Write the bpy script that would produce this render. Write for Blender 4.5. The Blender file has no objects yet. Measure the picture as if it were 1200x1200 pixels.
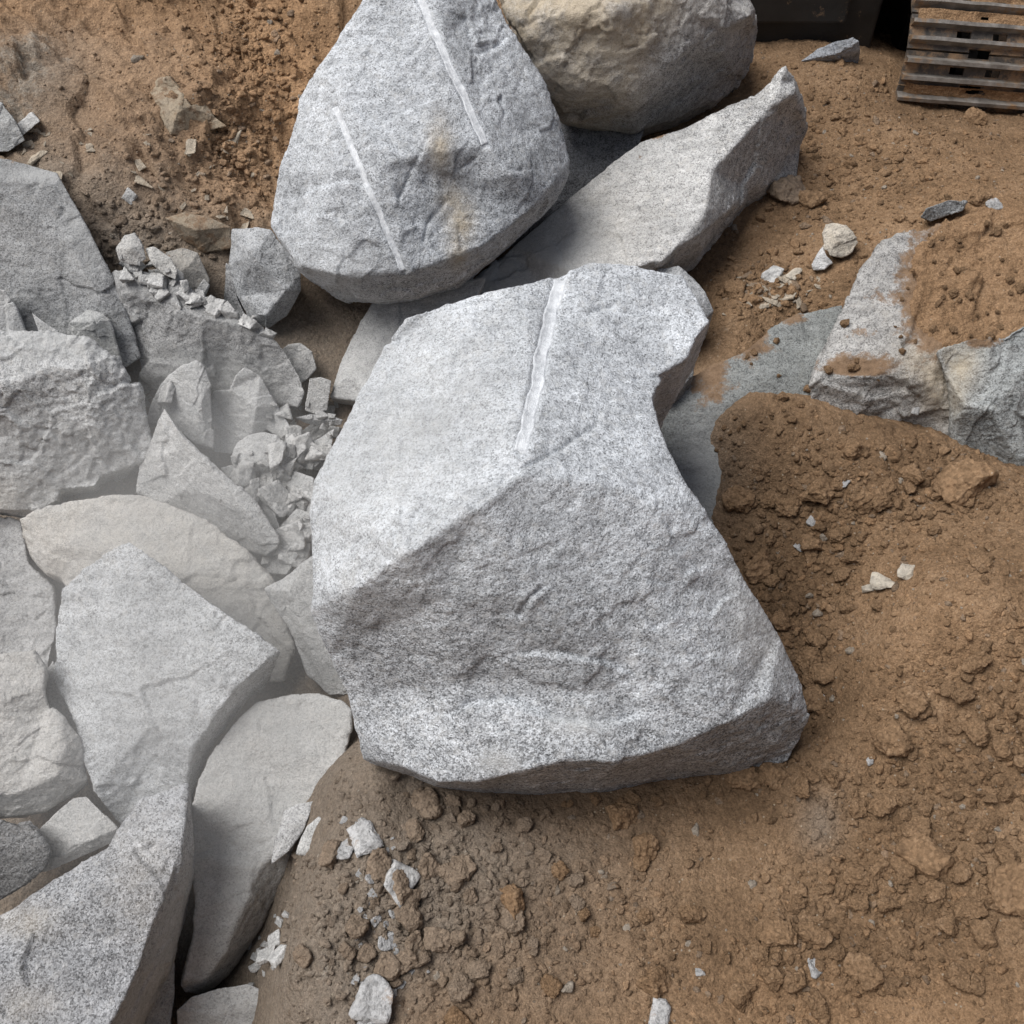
import bpy, bmesh, math, random
import numpy as np
from mathutils import Vector, Matrix
from mathutils.geometry import delaunay_2d_cdt
from mathutils.bvhtree import BVHTree

S = bpy.context.scene
COL = S.collection
RNG = np.random.default_rng(11)
random.seed(5)

# ------------------------------------------------------------------ camera and measuring
PITCH = math.radians(52.0)
CAM = np.array([0.0, 0.0, 2.65])
FWD = np.array([0.0, math.cos(PITCH), -math.sin(PITCH)])
UP = np.array([0.0, math.sin(PITCH), math.cos(PITCH)])
RIGHT = np.array([1.0, 0.0, 0.0])

def ray(u, v):
    return FWD + RIGHT * ((u - 600) / 1200.0) + UP * ((600 - v) / 1200.0)

def P(u, v, h):
    """point at height h seen in the direction (u, v)"""
    d = ray(u, v)
    t = (h - CAM[2]) / d[2]
    return CAM + d * t

def rays(u, v):
    u = np.asarray(u, float); v = np.asarray(v, float)
    return FWD + RIGHT * ((u - 600) / 1200.0)[..., None] + UP * ((600 - v) / 1200.0)[..., None]

def to_px(p):
    q = np.asarray(p) - CAM
    d = q @ FWD
    return 600 + 1200 * (q @ RIGHT) / d, 600 - 1200 * (q @ UP) / d

# ------------------------------------------------------------------ noise
_r = np.random.default_rng(3)
PERM = np.concatenate([_r.permutation(256)] * 3).astype(np.int64)
GR = _r.normal(size=(256, 3)); GR /= np.linalg.norm(GR, axis=1)[:, None]

def pn(p):
    i = np.floor(p).astype(np.int64); f = p - i
    w = f * f * f * (f * (f * 6 - 15) + 10)
    i &= 255
    res = 0
    for dx in (0, 1):
        wx = w[:, 0] if dx else 1 - w[:, 0]
        for dy in (0, 1):
            wy = w[:, 1] if dy else 1 - w[:, 1]
            for dz in (0, 1):
                wz = w[:, 2] if dz else 1 - w[:, 2]
                k = PERM[PERM[PERM[(i[:, 0] + dx) & 255] + ((i[:, 1] + dy) & 255)] + ((i[:, 2] + dz) & 255)]
                g = GR[k]
                res = res + wx * wy * wz * (g[:, 0] * (f[:, 0] - dx) + g[:, 1] * (f[:, 1] - dy) + g[:, 2] * (f[:, 2] - dz))
    return res * 1.5

def fbm(p, octv=4, gain=0.5, lac=2.03, ridged=False):
    s, a, n = 0, 1.0, 0
    for k in range(octv):
        q = pn(p + 17.3 * k)
        if ridged:
            q = 1 - 2 * np.abs(q)
        s = s + a * q; n += a
        a *= gain; p = p * lac
    return s / n

def facets(p, scale, tilt, seed=0):
    """fracture planes: every jittered cell is its own slightly tilted plane"""
    q = p * scale; i0 = np.floor(q).astype(np.int64)
    best = np.full(len(q), 99.0); val = np.zeros(len(q))
    for dx in (-1, 0, 1):
        for dy in (-1, 0, 1):
            for dz in (-1, 0, 1):
                cx = i0 + np.array([dx, dy, dz])
                k = PERM[PERM[PERM[(cx[:, 0] + seed) & 255] + (cx[:, 1] & 255)] + (cx[:, 2] & 255)]
                r = q - cx - (GR[k] * .42 + .5)
                d = np.einsum('ij,ij->i', r, r)
                m = d < best
                best = np.where(m, d, best)
                val = np.where(m, np.einsum('ij,ij->i', r, GR[(k + 91) & 255]) * tilt + GR[(k + 17) & 255, 0] * tilt * .25, val)
    return val / scale

def smooth(a, b, x):
    t = np.clip((x - a) / (b - a), 0, 1)
    return t * t * (3 - 2 * t)

def cells2(x, y, seed=0):
    """2D cellular distance: F1 and the id of the nearest cell, jittered grid"""
    ix = np.floor(x).astype(np.int64); iy = np.floor(y).astype(np.int64)
    best = np.full(x.shape, 9.0); bid = np.zeros(x.shape)
    for dx in (-1, 0, 1):
        for dy in (-1, 0, 1):
            cx = ix + dx; cy = iy + dy
            k = PERM[PERM[(cx + seed) & 255] + (cy & 255)]
            jx = GR[k, 0] * 0.45 + 0.5; jy = GR[k, 1] * 0.45 + 0.5
            d = np.hypot(cx + jx - x, cy + jy - y)
            m = d < best
            best = np.where(m, d, best); bid = np.where(m, k / 255.0, bid)
    return best, bid

def in_poly(u, v, poly):
    u = np.asarray(u, float); v = np.asarray(v, float)
    ins = np.zeros(u.shape, bool)
    n = len(poly)
    for i in range(n):
        x0, y0 = poly[i][:2]; x1, y1 = poly[(i + 1) % n][:2]
        if y0 == y1: continue
        c = ((y0 > v) != (y1 > v)) & (u < (x1 - x0) * (v - y0) / (y1 - y0) + x0)
        ins ^= c
    return ins

def seg_dist(u, v, pts):
    best = np.full(np.shape(u), 1e9)
    for (x0, y0), (x1, y1) in zip(pts[:-1], pts[1:]):
        dx, dy = x1 - x0, y1 - y0
        t = np.clip(((u - x0) * dx + (v - y0) * dy) / (dx * dx + dy * dy + 1e-9), 0, 1)
        best = np.minimum(best, np.hypot(u - x0 - t * dx, v - y0 - t * dy))
    return best

# ------------------------------------------------------------------ scene helpers
def tag(o, label=None, cat=None, group=None, kind=None):
    if label: o['label'] = label
    if cat: o['category'] = cat
    if group: o['group'] = group
    if kind: o['kind'] = kind
    return o

def link(name, me, mat=None, parent=None, loc=None):
    o = bpy.data.objects.new(name, me)
    COL.objects.link(o)
    if mat is not None and me is not None and not me.materials: me.materials.append(mat)
    if loc is not None: o.location = loc
    if parent is not None: o.parent = parent
    return o

def mesh_np(name, co, faces, smooth_shade=True):
    """faces: (n,3) or (n,4) int array"""
    co = np.asarray(co, np.float32); faces = np.asarray(faces, np.int32)
    me = bpy.data.meshes.new(name)
    me.vertices.add(len(co)); me.vertices.foreach_set('co', co.ravel())
    k = faces.shape[1]
    me.loops.add(faces.size); me.loops.foreach_set('vertex_index', faces.ravel())
    me.polygons.add(len(faces)); me.polygons.foreach_set('loop_start', np.arange(0, faces.size, k, dtype=np.int32))
    me.polygons.foreach_set('use_smooth', np.full(len(faces), smooth_shade))
    me.update(calc_edges=True); me.validate()
    return me

def put_attr(me, name, rgba):
    a = me.attributes.new(name, 'FLOAT_COLOR', 'POINT')
    a.data.foreach_set('color', np.asarray(rgba, np.float32).ravel())

def bm_mesh(bm, name='mesh'):
    me = bpy.data.meshes.new(name); bm.to_mesh(me); bm.free(); return me

# ------------------------------------------------------------------ materials
def new_mat(name):
    m = bpy.data.materials.new(name); m.use_nodes = True
    nt = m.node_tree; nt.nodes.clear()
    out = nt.nodes.new('ShaderNodeOutputMaterial')
    b = nt.nodes.new('ShaderNodeBsdfPrincipled')
    nt.links.new(b.outputs[0], out.inputs[0])
    return m, nt, b

class N:
    def __init__(s, nt): s.nt = nt
    def n(s, t, **k):
        q = s.nt.nodes.new(t)
        for a, b in k.items(): setattr(q, a, b)
        return q
    def l(s, a, b): s.nt.links.new(a, b)
    def coord(s): return s.n('ShaderNodeTexCoord').outputs['Object']
    def noise(s, c, scale, detail=3, rough=.55, dist=0):
        q = s.n('ShaderNodeTexNoise'); q.inputs['Scale'].default_value = scale; q.inputs['Detail'].default_value = detail
        q.inputs['Roughness'].default_value = rough; q.inputs['Distortion'].default_value = dist
        s.l(c, q.inputs['Vector']); return q.outputs['Fac']
    def vor(s, c, scale, feature='F1'):
        q = s.n('ShaderNodeTexVoronoi', feature=feature); q.inputs['Scale'].default_value = scale
        s.l(c, q.inputs['Vector']); return q
    def ramp(s, f, stops, interp='LINEAR'):
        q = s.n('ShaderNodeValToRGB'); q.color_ramp.interpolation = interp
        e = q.color_ramp.elements
        while len(e) < len(stops): e.new(.5)
        for i, (p, c) in enumerate(stops):
            e[i].position = p
            e[i].color = (c, c, c, 1) if not hasattr(c, '__len__') else (*c, 1)
        s.l(f, q.inputs[0]); return q.outputs[0]
    def mix(s, f, a, b, blend='MIX'):
        q = s.n('ShaderNodeMix', data_type='RGBA', blend_type=blend, clamp_factor=True)
        for i, x in ((0, f), (6, a), (7, b)):
            if hasattr(x, 'is_output'): s.l(x, q.inputs[i])
            elif i == 0: q.inputs[0].default_value = x
            else: q.inputs[i].default_value = (*x, 1)
        return q.outputs[2]
    def math(s, op, a, b=0.0, c=None):
        q = s.n('ShaderNodeMath', operation=op)
        for i, x in enumerate((a, b) if c is None else (a, b, c)):
            if hasattr(x, 'is_output'): s.l(x, q.inputs[i])
            else: q.inputs[i].default_value = x
        return q.outputs[0]
    def bump(s, h, strength, dist, nrm=None):
        q = s.n('ShaderNodeBump'); q.inputs['Strength'].default_value = strength; q.inputs['Distance'].default_value = dist
        s.l(h, q.inputs['Height'])
        if nrm is not None: s.l(nrm, q.inputs['Normal'])
        return q.outputs[0]
    def attr(s, name):
        q = s.n('ShaderNodeAttribute'); q.attribute_name = name
        sp = s.n('ShaderNodeSeparateColor'); s.l(q.outputs['Color'], sp.inputs[0])
        return q.outputs['Color'], sp.outputs[0], sp.outputs[1], sp.outputs[2], q.outputs['Alpha']

SOIL_A, SOIL_B, SOIL_C = (.158, .101, .059), (.275, .178, .104), (.385, .262, .164)

def soil_color(k, c):
    n1 = k.noise(c, 5, 6, .65)
    n2 = k.noise(c, 55, 5, .7)
    n3 = k.noise(c, 240, 3, .6)
    f = k.math('ADD', k.math('MULTIPLY', n1, .42), k.math('ADD', k.math('MULTIPLY', n2, .38), k.math('MULTIPLY', n3, .30)))
    return k.ramp(f, [(.40, SOIL_A), (.55, SOIL_B), (.70, SOIL_C)]), n2, n3

# granite: mask R = ochre stain, G = settled dust, B = soil smear, A = how dark (biotite speckle, plus shade painted on undersides and right facets); tint = stone colour
def make_granite():
    m, nt, b = new_mat('granite'); k = N(nt); c = k.coord()
    v = k.vor(c, 250); v2 = k.vor(c, 520)
    sp = k.n('ShaderNodeSeparateColor'); k.l(v.outputs['Color'], sp.inputs[0])
    sp2 = k.n('ShaderNodeSeparateColor'); k.l(v2.outputs['Color'], sp2.inputs[0])
    clump = k.noise(c, 38, 4, .65)
    f = k.math('ADD', k.math('MULTIPLY', sp.outputs[0], .55), k.math('ADD', k.math('MULTIPLY', sp2.outputs[0], .25), k.math('MULTIPLY', clump, .5)))
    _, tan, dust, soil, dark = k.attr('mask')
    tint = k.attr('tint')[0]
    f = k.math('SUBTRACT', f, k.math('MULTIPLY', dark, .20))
    g = k.ramp(f, [(.20, .13), (.36, .255), (.5, .42), (.68, .56), (.86, .67)])
    big = k.noise(c, 2.2, 6, .62)
    g = k.mix(1.0, g, k.ramp(big, [(.3, .74), (.7, 1.14)]), 'MULTIPLY')
    g = k.mix(1.0, g, k.ramp(k.noise(c, 9.5, 5, .65), [(.3, .86), (.68, 1.10)]), 'MULTIPLY')
    rust = k.ramp(k.noise(c, 3.1, 7, .7), [(.60, 0), (.74, .30)])
    g = k.mix(rust, g, k.mix(1.0, g, (1.02, .90, .72), 'MULTIPLY'))
    # long foliation streaks
    mp = k.n('ShaderNodeMapping'); mp.inputs['Rotation'].default_value = (.4, .3, .5); mp.inputs['Scale'].default_value = (6, 34, 34)
    k.l(c, mp.inputs[0])
    st = k.noise(mp.outputs[0], 1.0, 4, .6)
    g = k.mix(1.0, g, k.ramp(st, [(.3, .80), (.62, 1.12)]), 'MULTIPLY')
    v3 = k.vor(c, 68); s3 = k.n('ShaderNodeSeparateColor'); k.l(v3.outputs['Color'], s3.inputs[0])
    g = k.mix(k.ramp(s3.outputs[2], [(.80, 0), (.95, .30)]), g, (.60, .58, .55))
    g = k.mix(k.ramp(k.noise(c, 120, 2, .5), [(.66, 0), (.74, .55)]), g, (.07, .07, .075))
    g = k.mix(1.0, g, tint, 'MULTIPLY')
    # ochre weathering
    och = k.mix(k.noise(c, 14, 5, .7), (.34, .265, .17), (.57, .49, .38))
    tf = k.math('MULTIPLY', tan, k.ramp(k.noise(c, 9, 6, .7), [(.28, .25), (.55, 1.0)]))
    g = k.mix(tf, g, k.mix(.35, och, k.mix(1.0, g, (1.06, .96, .78), 'MULTIPLY')))
    # pale stone dust
    du = k.mix(k.noise(c, 25, 4, .6), (.395, .40, .395), (.51, .515, .51))
    df = k.math('MULTIPLY', dust, k.ramp(k.noise(c, 7, 6, .7), [(.3, .55), (.65, 1.0)]))
    g = k.mix(df, g, du)
    # soil smears with broken edges
    sc, n2, n3 = soil_color(k, c)
    e = k.math('ADD', soil, k.math('MULTIPLY', k.math('SUBTRACT', k.noise(c, 16, 9, .8), .5), 1.9))
    g = k.mix(k.ramp(e, [(.42, 0), (.52, .6), (.66, 1)]), g, k.mix(1.0, sc, (.74, .74, .76), 'MULTIPLY'))
    k.l(g, b.inputs['Base Color'])
    b.inputs['Roughness'].default_value = .78
    b.inputs['Specular IOR Level'].default_value = .35
    hh = k.math('ADD', k.noise(c, 45, 6, .7), k.math('MULTIPLY', k.noise(c, 190, 3, .7), .5))
    k.l(k.bump(hh, .75, .012), b.inputs['Normal'])
    return m

def make_soil(name='soil'):
    # mask R = orange, G = grey dust, B = darker soil, A = stony pale streaks
    m, nt, b = new_mat(name); k = N(nt); c = k.coord()
    col, n2, n3 = soil_color(k, c)
    _, r, g, bl, al = k.attr('mask')
    col = k.mix(k.math('MULTIPLY', r, .8), col, k.mix(1.0, col, (1.78, 1.68, 1.58), 'MULTIPLY'))
    col = k.mix(k.math('MULTIPLY', g, .75), col, k.mix(k.noise(c, 30, 5, .7), (.20, .165, .13), (.36, .325, .28)))
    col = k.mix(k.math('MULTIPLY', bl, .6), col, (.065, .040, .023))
    e = k.math('ADD', al, k.math('MULTIPLY', k.math('SUBTRACT', k.noise(c, 13, 6, .8), .5), 1.8))
    col = k.mix(k.ramp(e, [(.5, 0), (.75, .85)]), col, k.mix(k.noise(c, 40, 5, .7), (.24, .19, .14), (.50, .46, .40)))
    # grains of their own colour
    for sc_, lo, hi in ((95, .90, 1.09), (230, .80, 1.17)):
        vg = k.vor(c, sc_); sg = k.n('ShaderNodeSeparateColor'); k.l(vg.outputs['Color'], sg.inputs[0])
        col = k.mix(1.0, col, k.ramp(sg.outputs[1], [(0, lo), (1, hi)]), 'MULTIPLY')
    # tiny pale mineral grains
    v = k.vor(c, 130); sp = k.n('ShaderNodeSeparateColor'); k.l(v.outputs['Color'], sp.inputs[0])
    gr = k.math('MULTIPLY', k.math('GREATER_THAN', sp.outputs[0], .985), k.math('LESS_THAN', v.outputs['Distance'], .35))
    col = k.mix(k.math('MULTIPLY', gr, .75), col, (.46, .39, .30))
    k.l(col, b.inputs['Base Color'])
    b.inputs['Roughness'].default_value = .95
    b.inputs['Specular IOR Level'].default_value = .1
    vb = k.vor(c, 85); vb2 = k.vor(c, 210)
    hgt = k.math('SUBTRACT', k.math('MULTIPLY', k.noise(c, 60, 7, .75), 1.6), k.math('ADD', k.math('MULTIPLY', vb.outputs['Distance'], .45), k.math('MULTIPLY', vb2.outputs['Distance'], .25)))
    k.l(k.bump(hgt, .9, .014), b.inputs['Normal'])
    return m

def make_simple(name, col, col2, scale=12, rough=.6, metal=0.0, bump=.2, mud=0.0):
    m, nt, b = new_mat(name); k = N(nt); c = k.coord()
    q = k.mix(k.ramp(k.noise(c, scale, 6, .7), [(.35, 0), (.65, 1)]), col, col2)
    if mud:
        q = k.mix(k.ramp(k.noise(c, 9, 7, .75), [(.62 - mud * .3, 0), (.72 - mud * .3, 1)]), q, soil_color(k, c)[0])
    k.l(q, b.inputs['Base Color'])
    b.inputs['Metallic'].default_value = metal
    k.l(k.ramp(k.noise(c, scale * 2, 4), [(.3, rough - .12), (.7, rough + .12)]), b.inputs['Roughness'])
    k.l(k.bump(k.noise(c, scale * 5, 5, .7), bump, .006), b.inputs['Normal'])
    return m

GRANITE = make_granite()
SOIL = make_soil()
M_GROOVE = make_simple('drill_powder', (.44, .46, .485), (.74, .765, .79), 55, .85, 0, .6)
M_STEEL = make_simple('worn_steel', (.13, .115, .10), (.30, .28, .255), 14, .5, .3, .25, .25)
M_PLATE = make_simple('dirty_track_steel', (.055, .048, .042), (.15, .13, .11), 18, .6, .2, .3, .45)
M_DARK = make_simple('shade_black_steel', (.012, .011, .010), (.03, .026, .022), 8, .65, .0, .3, .05)  # near black, with the shade under the machine put into the colour
M_YEL = make_simple('faded_yellow_paint', (.50, .30, .07), (.58, .38, .12), 6, .5, 0, .1, .12)
M_GLASS = make_simple('dark_cab_glass', (.02, .025, .03), (.03, .035, .04), 3, .15, 0, .0)

# ------------------------------------------------------------------ terrain heights (thin-plate surface through measured spots)
CTRL = [
 (1230,1210,.12),(1050,1210,.04),(900,1210,.0),(750,1210,-.01),(600,1210,.0),(450,1210,.0),(370,1210,.0),
 (1230,1000,.19),(1080,1000,.08),(960,965,.02),(850,960,-.01),(700,970,-.01),(560,960,.0),(470,930,.02),(425,905,.05),
 (650,800,-.05),(550,600,-.02),(650,450,.05),(800,800,-.02),
 (392,955,-.01),(372,1010,-.02),(352,1080,-.03),(338,1150,-.04),
 (340,1030,-.26),(315,1090,-.42),(285,1150,-.50),(300,1205,-.42),(230,1120,-.58),(150,1050,-.62),(60,1000,-.60),(0,1100,-.6),(100,1200,-.62),
 (0,850,-.55),(100,830,-.56),(200,850,-.56),(320,850,-.42),(390,870,-.25),(0,680,-.46),(100,700,-.5),(250,700,-.44),(345,740,-.38),
 (0,580,-.30),(100,600,-.34),(200,600,-.32),(300,600,-.24),(345,560,-.15),(385,510,-.08),(410,460,-.02),(300,540,-.17),(220,520,-.2),(120,500,-.14),(20,480,-.1),
 (390,390,.06),(345,400,.08),(300,410,.05),(240,420,.02),(160,410,.04),(60,400,.08),(0,400,.1),
 (280,330,.19),(230,300,.26),(160,270,.36),(100,230,.44),(30,190,.5),(-30,170,.55),(250,260,.32),(300,260,.29),
 (290,190,.36),(230,170,.46),(160,160,.53),(90,140,.56),(40,110,.61),(-30,90,.66),(110,60,.62),(200,50,.60),(50,20,.70),(-30,0,.75),(150,0,.68),
 (250,110,.56),(280,50,.55),(310,130,.45),(330,60,.52),(360,0,.60),(290,0,.59),(420,0,.58),
 (450,380,.08),(520,300,.18),(480,200,.3),(560,100,.42),(600,200,.25),(680,200,.2),(700,260,.15),(780,230,.2),(720,100,.3),(820,80,.3),(700,0,.45),
 (850,290,.17),(830,330,.16),(800,400,.05),(860,370,.21),(900,340,.22),(940,330,.24),(890,300,.2),
 (905,240,.24),(960,180,.30),(960,110,.35),(1010,85,.36),(1060,140,.34),(1050,200,.34),(1120,180,.36),(1200,190,.38),(1060,132,.295),(1120,145,.275),(1200,148,.28),
 (900,60,.36),(900,38,.35),(950,48,.36),(1010,62,.34),(1045,75,.33),(1130,110,.22),(1200,110,.22),(1130,60,-.02),(1200,60,-.02),(900,5,.05),(1000,20,.05),(1050,0,-.05),(1200,0,-.1),(900,-20,-.05),
 (1000,270,.30),(1060,255,.36),(1080,240,.38),(1130,228,.42),(1220,215,.46),
 (1285,260,.57),(1300,320,.54),(1300,400,.48),(1300,480,.40),(1290,560,.38),(1100,330,.30),(1200,330,.34),(990,340,.26),(950,400,.12),(890,430,.12),(830,470,.12),(825,560,.06),(800,500,.02),(848,545,.14),(850,600,.09),
 (1000,440,.12),(1100,440,.12),(1200,470,.14),(1200,530,.14),(1120,500,.14),(1020,470,.14),
 (850,492,.22),(900,478,.27),(960,490,.27),(1020,506,.28),(1080,528,.29),(1140,552,.30),(1230,575,.34),
 (860,560,.14),(870,620,.07),(930,560,.19),(1000,590,.20),(1080,610,.23),(1160,630,.33),(1230,650,.40),
 (900,680,.03),(950,680,.06),(1000,680,.11),(1080,680,.29),(1150,700,.38),(1230,740,.37),
 (930,760,.01),(980,760,.05),(1040,760,.24),(1110,780,.28),(960,840,.01),(1000,830,.13),(1060,850,.14),(1140,880,.2),(1230,860,.28),
 (920,920,.02),(960,900,.07),(1010,930,.05),(1150,1080,.12),(1050,1100,.05),(900,1080,.0),(800,1080,-.01),(650,1080,-.01),(500,1050,.02),(430,1100,.02),
]
_pts = np.array([P(*c) for c in CTRL])
CX, CY, CH = _pts[:, 0], _pts[:, 1], _pts[:, 2]
BOX = (-2.9, 3.0, 0.1, 6.2)

def _tps(r2):
    return np.where(r2 > 1e-12, .5 * r2 * np.log(np.maximum(r2, 1e-12)), 0)
_n = len(CX)
_K = _tps((CX[:, None] - CX) ** 2 + (CY[:, None] - CY) ** 2) + np.eye(_n) * 2e-3
_Pm = np.stack([np.ones(_n), CX, CY], 1)
_A = np.block([[_K, _Pm], [_Pm.T, np.zeros((3, 3))]])
_W = np.linalg.solve(_A, np.concatenate([CH, np.zeros(3)]))

def base_h(x, y):
    x = np.asarray(x, float); y = np.asarray(y, float)
    xc = np.clip(x, BOX[0], BOX[1]); yc = np.clip(y, BOX[2], BOX[3])
    h = _W[_n] + _W[_n + 1] * xc + _W[_n + 2] * yc
    for i in range(_n):
        h = h + _W[i] * _tps((xc - CX[i]) ** 2 + (yc - CY[i]) ** 2)
    h = np.clip(h, -.75, 1.15)
    h = h + 1.15 * smooth(.35, -.8, y) + .5 * np.clip(-y - .8, 0, 7)      # bank under the photographer, unseen, added and steepened to block low sky
    out = np.hypot(x - xc, y - yc)
    w = smooth(0, 6, out)
    far = .4 + .5 * np.sin(x * .11 + 1) * np.sin(y * .09) + np.where(y > 0, 1, .4) * np.clip(out - 6, 0, 60) * .07
    return h * (1 - w) + (far + 4.5 * smooth(0, -8, y)) * w

def axis(lo, hi, step, far):
    core = np.arange(lo, hi + step / 2, step)
    a = [hi]; d = step
    while a[-1] < far: d *= 1.22; a.append(a[-1] + d)
    b = [lo]; d = step
    while b[-1] > -far: d *= 1.22; b.append(b[-1] - d)
    return np.concatenate([np.array(b[1:])[::-1], core, np.array(a[1:])])

GXA = axis(-2.6, 2.6, .0075, 320); GYA = axis(.35, 5.4, .0075, 320)
# evaluate the smooth surface on a coarser grid first
_cx = np.arange(BOX[0] - 9, BOX[1] + 9, .04); _cy = np.arange(BOX[2] - 9, BOX[3] + 9, .04)
_CXX, _CYY = np.meshgrid(_cx, _cy)
_CH = base_h(_CXX.ravel(), _CYY.ravel()).reshape(_CXX.shape)

def bilin(xs, ys, G, x, y):
    fx = np.clip((x - xs[0]) / (xs[1] - xs[0]), 0, len(xs) - 1.001); fy = np.clip((y - ys[0]) / (ys[1] - ys[0]), 0, len(ys) - 1.001)
    i = fx.astype(int); j = fy.astype(int); a = fx - i; b = fy - j
    return (G[j, i] * (1 - a) * (1 - b) + G[j, i + 1] * a * (1 - b) + G[j + 1, i] * (1 - a) * b + G[j + 1, i + 1] * a * b)

def region(u, v, blobs):
    """soft weight from (u, v, radius_u, radius_v, strength) spots"""
    w = 0
    for (a, b, ru, rv, s) in blobs:
        w = w + s * np.exp(-(((u - a) / ru) ** 2 + ((v - b) / rv) ** 2))
    return np.clip(w, 0, 1)

LUMPY = [(1080,980,170,120,1),(960,640,120,110,.7),(1150,820,80,70,.8),(600,1100,220,120,.7),(880,830,70,90,1),(450,1050,120,150,.6),(960,760,60,90,.8),(1050,560,150,50,.6),(1000,1120,200,60,.6)]
GREY = [(130,235,120,60,.55),(50,100,60,70,.7),(190,130,90,70,.35),(120,60,120,50,.25),(440,1010,110,170,.95),(380,1180,80,120,.6),(600,980,160,80,.45),(560,1060,170,110,.45),(300,440,140,140,.8),(180,330,120,70,.5),(20,240,90,80,.6),(300,700,150,300,.9),(120,950,220,330,1),(250,1120,110,120,1),(20,1100,150,150,1),(60,600,120,120,1),(40,480,200,200,1),(430,400,70,70,.6),(960,965,26,34,.75),(810,540,60,90,.6),(650,1180,120,80,.2)]
ORANGE = [(900,150,250,120,.12),(340,100,70,140,.75),(200,90,150,90,.8),(60,30,120,60,.7),(1020,1190,300,70,.30),(1100,730,130,90,.25),(1150,300,120,100,.25),(150,210,150,70,.75),(260,240,60,50,.6)]
DARK_SOIL = [(925,690,50,130,.6),(940,820,45,60,.55),(1060,560,130,34,.5),(980,1110,110,50,.4),(1090,960,60,60,.35),(600,1040,120,40,.25),(120,140,30,20,.2),(640,945,220,28,.9),(255,20,30,26,.25),(880,860,40,90,.6),(1130,130,90,22,.6),(230,150,30,18,.7),(850,300,50,25,.5),(880,700,40,120,.4),(1010,500,180,14,.4)]  # darker soil patches; the strip at the big block's base is painted shade
STONY = [(45,75,60,40,.62),(20,140,50,40,.6),(225,120,30,30,.35),(160,300,70,40,.6),(250,190,50,40,.25),(900,345,60,22,.62),(445,1050,22,130,.5),(380,1130,16,70,.55),(850,400,40,40,.35)]

SMOOTHS = [(1110,735,120,75,1),(1000,860,55,50,.9),(850,1070,45,120,.9),(920,960,60,30,.7),(1050,1180,120,30,.6),(690,1120,60,80,.5),(200,120,120,80,.8)]

def fine_h(x, y, u, v, base):
    """small relief of the soil on top of the smooth surface"""
    p = np.stack([x, y, base * .7], 1)
    lum = region(u, v, LUMPY) * (1 - .85 * region(u, v, SMOOTHS)); st = region(u, v, STONY)
    h = .026 * fbm(p * 3.1, 3) + .016 * fbm(p * 11 + 5, 4, .6)
    up = (v < 330) & (u < 400)
    q = np.stack([x * .75 - y * .66, x * .66 + y * .75, base * 2.0], 1)
    h = h + np.where(up, .050, .0) * fbm(q * np.array([2.2, 6.5, 5.]) + 9, 4, .5, ridged=True) * smooth(330, 260, v)
    h = h + np.where(up, 1, 0) * smooth(330, 260, v) * facets(q * np.array([.7, 1.6, 1.]) + 3, 4.2, .26, 7) * .8
    f1, id1 = cells2(x * 17 + .6 * pn(p * 20), y * 17 + .6 * pn(p * 20 + 7))
    f2, id2 = cells2(x * 42, y * 42, 9)
    f3, id3 = cells2(x * 80, y * 80, 4)
    h = h + lum * (.034 * np.clip(.62 - f1, 0, 1) * (.3 + id1)) + (.35 + .65 * lum) * .020 * np.clip(.6 - f2, 0, 1) * (.2 + id2) * (id2 > .35)
    h = h + (.45 + .55 * lum) * .012 * np.clip(.62 - f3, 0, 1) * id3
    h = h + st * .030 * fbm(p * np.array([9, 16, 9.]) + 3, 4, .6, ridged=True)
    lip = region(u, v, [(860, 500, 40, 60, 1), (950, 485, 60, 25, 1), (1050, 515, 70, 25, 1), (1150, 555, 60, 25, 1)])
    h = h + lip * (.035 * fbm(p * 8 + 2, 4, .62) + .03 * np.clip(.6 - f1, 0, 1) * (id1 - .2))
    h = h + .0065 * fbm(p * 45, 3, .6)
    return h

def surf_h(x, y):
    x = np.asarray(x, float); y = np.asarray(y, float)
    b = bilin(_cx, _cy, _CH, x, y)
    return b

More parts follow.
